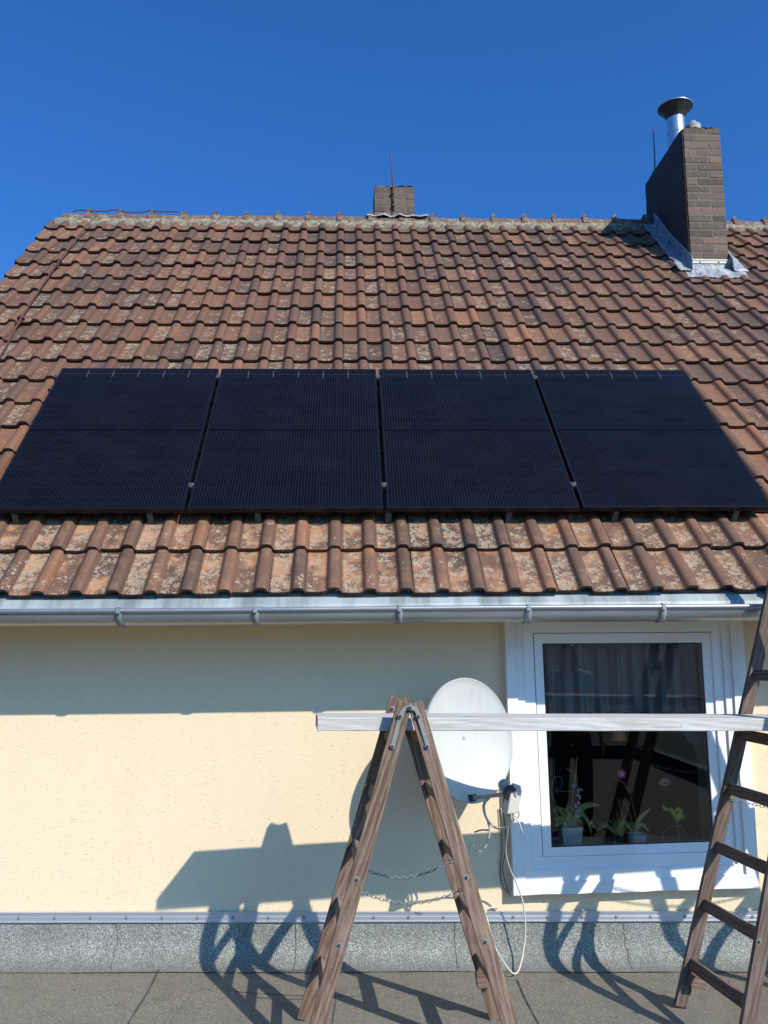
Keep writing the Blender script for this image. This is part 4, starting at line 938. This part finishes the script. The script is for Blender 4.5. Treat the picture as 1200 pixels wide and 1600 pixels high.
for k in range(14): c_ = I(870+rnd.uniform(-4, 26), 1275+rnd.uniform(-12, 16), Y1-.01); leaf(lf, [c_, c_+V((rnd.uniform(-.01, .01), 0, .012)), c_+V((rnd.uniform(-.02, .02), 0, .018))], .005)
lf.build('dry_leaf', MT['stem'], P1_, True)
st = MB(); st.tube(spline([I(892, 1288), I(894, 1250), I(899, 1215), I(902, 1182)], 6), .0026, 6); st.tube(spline([I(892, 1288), I(895, 1240), I(897, 1210), I(884, 1200)], 6), .0024, 6); st.tube(spline([I(888, 1288), I(872, 1262), I(862, 1240), I(866, 1215), I(877, 1216), I(877, 1230), I(868, 1236), I(893, 1236)], 6), .0018, 6); st.tube(spline([I(870, 1240), I(866, 1205), I(865, 1185)], 6), .0018, 6)
st.build('stem', MT['stem'], P1_, True)
fl2 = MB(); rr = random.Random(3)
for k in range(11):
    c_ = I(rr.uniform(893, 908), 1228+k*4.6+rr.uniform(-2, 2), Y1-.02)
    for q in range(4):
        a = rr.uniform(0, 6.28); e_ = c_+V((math.cos(a)*.014, rr.uniform(-.008, .004), math.sin(a)*.014)); leaf(fl2, [c_, c_.lerp(e_, .5)+V((0, -.003, 0)), e_], .0055)
fl2.build('blossom', MT['petalg'], P1_, True)
P2_ = empty('spider_plant', ip(965, 1322, Y1+.03), 'tufted grassy plant on the sill between the two white pots', 'potted plant', 'plants on the window sill'); Y2 = Y1+.03
lf = MB()
m_ = MB(); b0_ = ip(968, 1322, Y2); m_.lathe(V((b0_.x, Y2, zs-.011)), [(.001, 0), (.035, 0), (.045, .05), (.040, .05), (.001, .045)], 20); m_.build('pot', MT['soil'], P2_, True)
for k in range(40):
    a = rr.uniform(-1, 1); hgt = rr.uniform(14, 44); e_ = I(968+a*30, 1306-hgt*(1-abs(a)*.55), Y2+rr.uniform(-.05, .03)); b_ = I(968+a*5, 1306, Y2); leaf(lf, [b_, b_.lerp(e_, .6)+V((0, 0, .02)), e_+V((a*.02, 0, -.012*abs(a)))], .0035)
lf.build('leaf', MT['leaf'], P2_, True)
P3_ = empty('orchid', ip(995, 1320, Y1-.03), 'small orchid with one upright leaf and two dry flower spikes in the round pale pot', 'potted plant', 'plants on the window sill'); Y3 = Y1-.03
m_ = MB(); b0_ = ip(996, 1320, Y3); m_.lathe(V((b0_.x, Y3, zs-.011)), [(.001, 0), (.042, 0), (.058, I(996, 1302, Y3).z-zs+.011), (.053, I(996, 1302, Y3).z-zs+.011), (.048, I(996, 1306, Y3).z-zs+.011), (.001, I(996, 1306, Y3).z-zs+.011)], 28); m_.build('pot', MT['potw'], P3_, True, sharp=40)
lf = MB(); leaf(lf, [I(990, 1300, Y3), I(999, 1280, Y3), I(1017, 1263, Y3)], .013); leaf(lf, [I(990, 1300, Y3), I(1003, 1288, Y3), I(1014, 1300, Y3)], .010); leaf(lf, [I(990, 1300, Y3), I(975, 1284, Y3), I(968, 1296, Y3)], .009); lf.build('leaf', MT['leaf'], P3_, True)
st = MB(); st.tube(spline([I(988, 1302, Y3), I(976, 1285, Y3), I(970, 1265, Y3), I(967, 1249, Y3)], 6), .0025, 6); st.tube(spline([I(990, 1300, Y3), I(984, 1272, Y3), I(972, 1250, Y3)], 6), .0022, 6); st.tube(spline([I(996, 1305, Y3), I(1010, 1310, Y3), I(1018, 1306, Y3), I(1008, 1302, Y3)], 6), .002, 6); st.build('stem', MT['stem'], P3_, True)
P4_ = empty('flower_stem', ip(985, 1228, Y1+.2), 'single magenta and white orchid flower on a stalk in the dark window', 'flower'); Y4 = Y1+.10
st = MB(); st.tube(spline([I(1000, 1322, Y4), I(992, 1270, Y4), I(978, 1228, Y4), I(957, 1214, Y4)], 8), .002, 6); st.build('stem', MT['stem'], P4_, True)
for nm, mt, n, r0, off in (('petal', 'petal', 6, .030, 0), ('throat', 'petalw', 5, .018, -.012)):
    pm = MB(); c_ = I(971, 1209, Y4-.02+off)
    for q in range(n): a = 2*math.pi*q/n+.3; e_ = c_+V((math.cos(a)*r0, -.004, math.sin(a)*r0)); leaf(pm, [c_, c_.lerp(e_, .5)+V((0, -.004, 0)), e_], r0*.38)
    pm.build(nm, MT[mt], P4_, True)
P5_ = empty('flower_stem', ip(1055, 1290, Y1), 'yellow green leaf cluster on a thin stalk at the right of the window', 'flower')
lf = MB()
for (a, b, c_) in (((1058, 1283), (1066, 1275), (1070, 1280)), ((1058, 1283), (1052, 1270), (1046, 1262)), ((1046, 1266), (1040, 1264), (1035, 1258)), ((1060, 1270), (1057, 1276), (1060, 1284)), ((1058, 1280), (1064, 1268), (1062, 1264)), ((1052, 1270), (1060, 1264), (1066, 1268))): leaf(lf, [I(*a), I(*b), I(*c_)], .010)
lf.build('leaf', MT['leafy'], P5_, True)
st = MB(); st.tube(spline([I(1030, 1310), I(1045, 1293), I(1062, 1292), I(1072, 1305)], 6), .002, 6); st.tube(spline([I(1060, 1322), I(1060, 1300), I(1056, 1272)], 6), .0022, 6); st.build('stem', MT['stem'], P5_, True)
P6_ = empty('flower_stem', ip(1040, 1322, Y1+.05), 'single peach coloured petal floating above the leaves at the right of the sill', 'flower')
lf = MB(); leaf(lf, [I(1030, 1224), I(1038, 1219), I(1048, 1222)], .012); leaf(lf, [I(1032, 1225), I(1040, 1226), I(1047, 1224)], .008); lf.build('petal', MT['peach'], P6_, True); st = MB(); st.tube(spline([I(1040, 1322), I(1044, 1270), I(1039, 1224)], 6), .0018, 6); st.build('stem', MT['dcable'], P6_, True)
lp_ = empty('hanging_lamp', ip(966, 1150, D+.10), 'copper coloured lampshade hanging behind the pane just under the plank', 'lamp'); c_ = ip(966, 1148, D+.068)
m_ = MB(); m_.lathe(c_, [(.012, .05), (.034, .045), (.046, -.03), (.043, -.03), (.032, .042), (.010, .046)], 28); m_.build('lamp_shade', MT['copper'], lp_, True, sharp=50); m_ = MB(); m_.tube([c_+V((0, 0, .046)), V((c_.x+.02, D+.30, c_.z+.075)), V((c_.x+.02, D+.32, 1.7))], .003, 6); m_.build('cord', MT['dcable'], lp_)

# ------------------------------------------------------------------ man beside the camera, seen only mirrored in the pane
def skin_body(name, joints, bones, mat, parent, sub=2, root=0):
    base = origin(parent); me = bpy.data.meshes.new(name); me.from_pydata([tuple(V(p)-base) for p, r in joints], bones, []); me.update(); me.materials.append(mat)
    o = bpy.data.objects.new(name, me); sc.collection.objects.link(o); o.parent = parent
    o.modifiers.new('skin', 'SKIN'); lay = me.skin_vertices[0] if me.skin_vertices else None
    if lay is None:
        bm = bmesh.new(); bm.from_mesh(me); bm.verts.layers.skin.verify(); bm.to_mesh(me); bm.free(); lay = me.skin_vertices[0]
    for i, (p, r) in enumerate(joints): lay.data[i].radius = r if isinstance(r, tuple) else (r, r); lay.data[i].use_root = (i == root)
    s_ = o.modifiers.new('sub', 'SUBSURF'); s_.levels = sub; s_.render_levels = sub
    o.modifiers['skin'].use_smooth_shade = True; return o
MP = V((2.10, 1.75, zfloor(2.1)))
man = empty('person', MP, 'man in a grey t-shirt standing with arms down, mirrored faintly in the window pane', 'person')
def mpz(x, y, z): return MP+V((x, y, z))
J = [(mpz(0, 0, .95), (.15, .10)), (mpz(0, .0, 1.12), (.145, .10)), (mpz(0, .01, 1.32), (.165, .105)), (mpz(0, .0, 1.44), (.10, .075)), (mpz(0, .015, 1.53), .055), (mpz(0, .03, 1.60), (.070, .085)), (mpz(0, .025, 1.68), (.076, .095)), (mpz(0, .02, 1.74), (.055, .07)),
     (mpz(-.19, 0, 1.41), .062), (mpz(-.25, .0, 1.13), .046), (mpz(-.27, .07, .88), .034), (mpz(.19, 0, 1.41), .062), (mpz(.25, .0, 1.13), .046), (mpz(.27, .07, .88), .034),
     (mpz(-.10, 0, .86), .088), (mpz(-.115, .01, .49), .060), (mpz(-.12, -.02, .09), .042), (mpz(-.13, .12, .035), .038), (mpz(.10, 0, .86), .088), (mpz(.115, .01, .49), .060), (mpz(.12, -.02, .09), .042), (mpz(.13, .12, .035), .038)]
Bn = [(0, 1), (1, 2), (2, 3), (3, 4), (4, 5), (5, 6), (6, 7), (3, 8), (8, 9), (9, 10), (3, 11), (11, 12), (12, 13), (0, 14), (14, 15), (15, 16), (16, 17), (0, 18), (18, 19), (19, 20), (20, 21)]
skin_body('body', J, Bn, MT['skin'], man)
skin_body('shirt', [(J[0][0]+V((0, 0, -.02)), (.165, .118)), (J[1][0], (.165, .122)), (J[2][0], (.182, .122)), (J[3][0]+V((0, 0, .0)), (.12, .09)), (J[8][0], .076), (J[8][0].lerp(J[9][0], .75), .066), (J[11][0], .076), (J[11][0].lerp(J[12][0], .75), .066)], [(0, 1), (1, 2), (2, 3), (3, 4), (4, 5), (3, 6), (6, 7)], MT['shirt'], man)
skin_body('trousers', [(J[0][0]+V((0, 0, .03)), (.162, .115)), (J[14][0], .104), (J[15][0], .080), (J[16][0], .066), (J[18][0], .104), (J[19][0], .080), (J[20][0], .066)], [(0, 1), (1, 2), (2, 3), (0, 4), (4, 5), (5, 6)], MT['trouser'], man)
skin_body('hair', [(mpz(0, -.005, 1.70), (.078, .085)), (mpz(0, .0, 1.76), (.066, .08))], [(0, 1)], MT['hair'], man)
for s_ in (-1, 1):                              # shoes, hands, eyes
    skin_body('shoe', [(mpz(.12*s_, -.05, .05), .048), (mpz(.125*s_, .06, .042), .046), (mpz(.13*s_, .17, .036), .038)], [(0, 1), (1, 2)], MT['shoe'], man)
    wr = mpz(.27*s_, .07, .88); js = [(wr, (.030, .022)), (wr+V((.006*s_, .02, -.06)), (.040, .018)), (wr+V((.008*s_, .025, -.09)), (.040, .016))]; bn = [(0, 1), (1, 2)]
    for f in range(4):
        yb2 = -.027+.018*f; ln_ = (.062, .075, .080, .068)[f]; b_ = len(js); js += [(wr+V((.008*s_, .025+yb2, -.098)), .0085), (wr+V((.004*s_, .027+yb2, -.10-ln_*.55)), .008), (wr+V((-.010*s_, .032+yb2, -.10-ln_)), .0065)]; bn += [(2, b_), (b_, b_+1), (b_+1, b_+2)]
    b_ = len(js); js += [(wr+V((-.005*s_, .058, -.055)), .011), (wr+V((-.015*s_, .070, -.09)), .009), (wr+V((-.020*s_, .072, -.115)), .0075)]; bn += [(1, b_), (b_, b_+1), (b_+1, b_+2)]
    skin_body('hand', js, bn, MT['skin'], man)
    m_ = MB(); m_.lathe(mpz(.032*s_, .108, 1.655), [(.001, .011), (.008, .008), (.011, 0), (.008, -.008), (.001, -.011)], 12, V((0, 1, 0))); m_.build('eye', MT['dish_dark'], man, True)
    skin_body('ear', [(mpz(.078*s_, .02, 1.67), (.012, .02)), (mpz(.082*s_, .015, 1.64), (.010, .016))], [(0, 1)], MT['skin'], man)
skin_body('nose', [(mpz(0, .115, 1.655), .010), (mpz(0, .130, 1.62), .014)], [(0, 1)], MT['skin'], man)
m_ = MB(); m_.obox(mpz(0, .112, 1.582), V((.024, 0, 0)), V((0, .006, 0)), V((0, 0, .005))); bevel(m_.build('mouth', MT['petal'], man), .003)
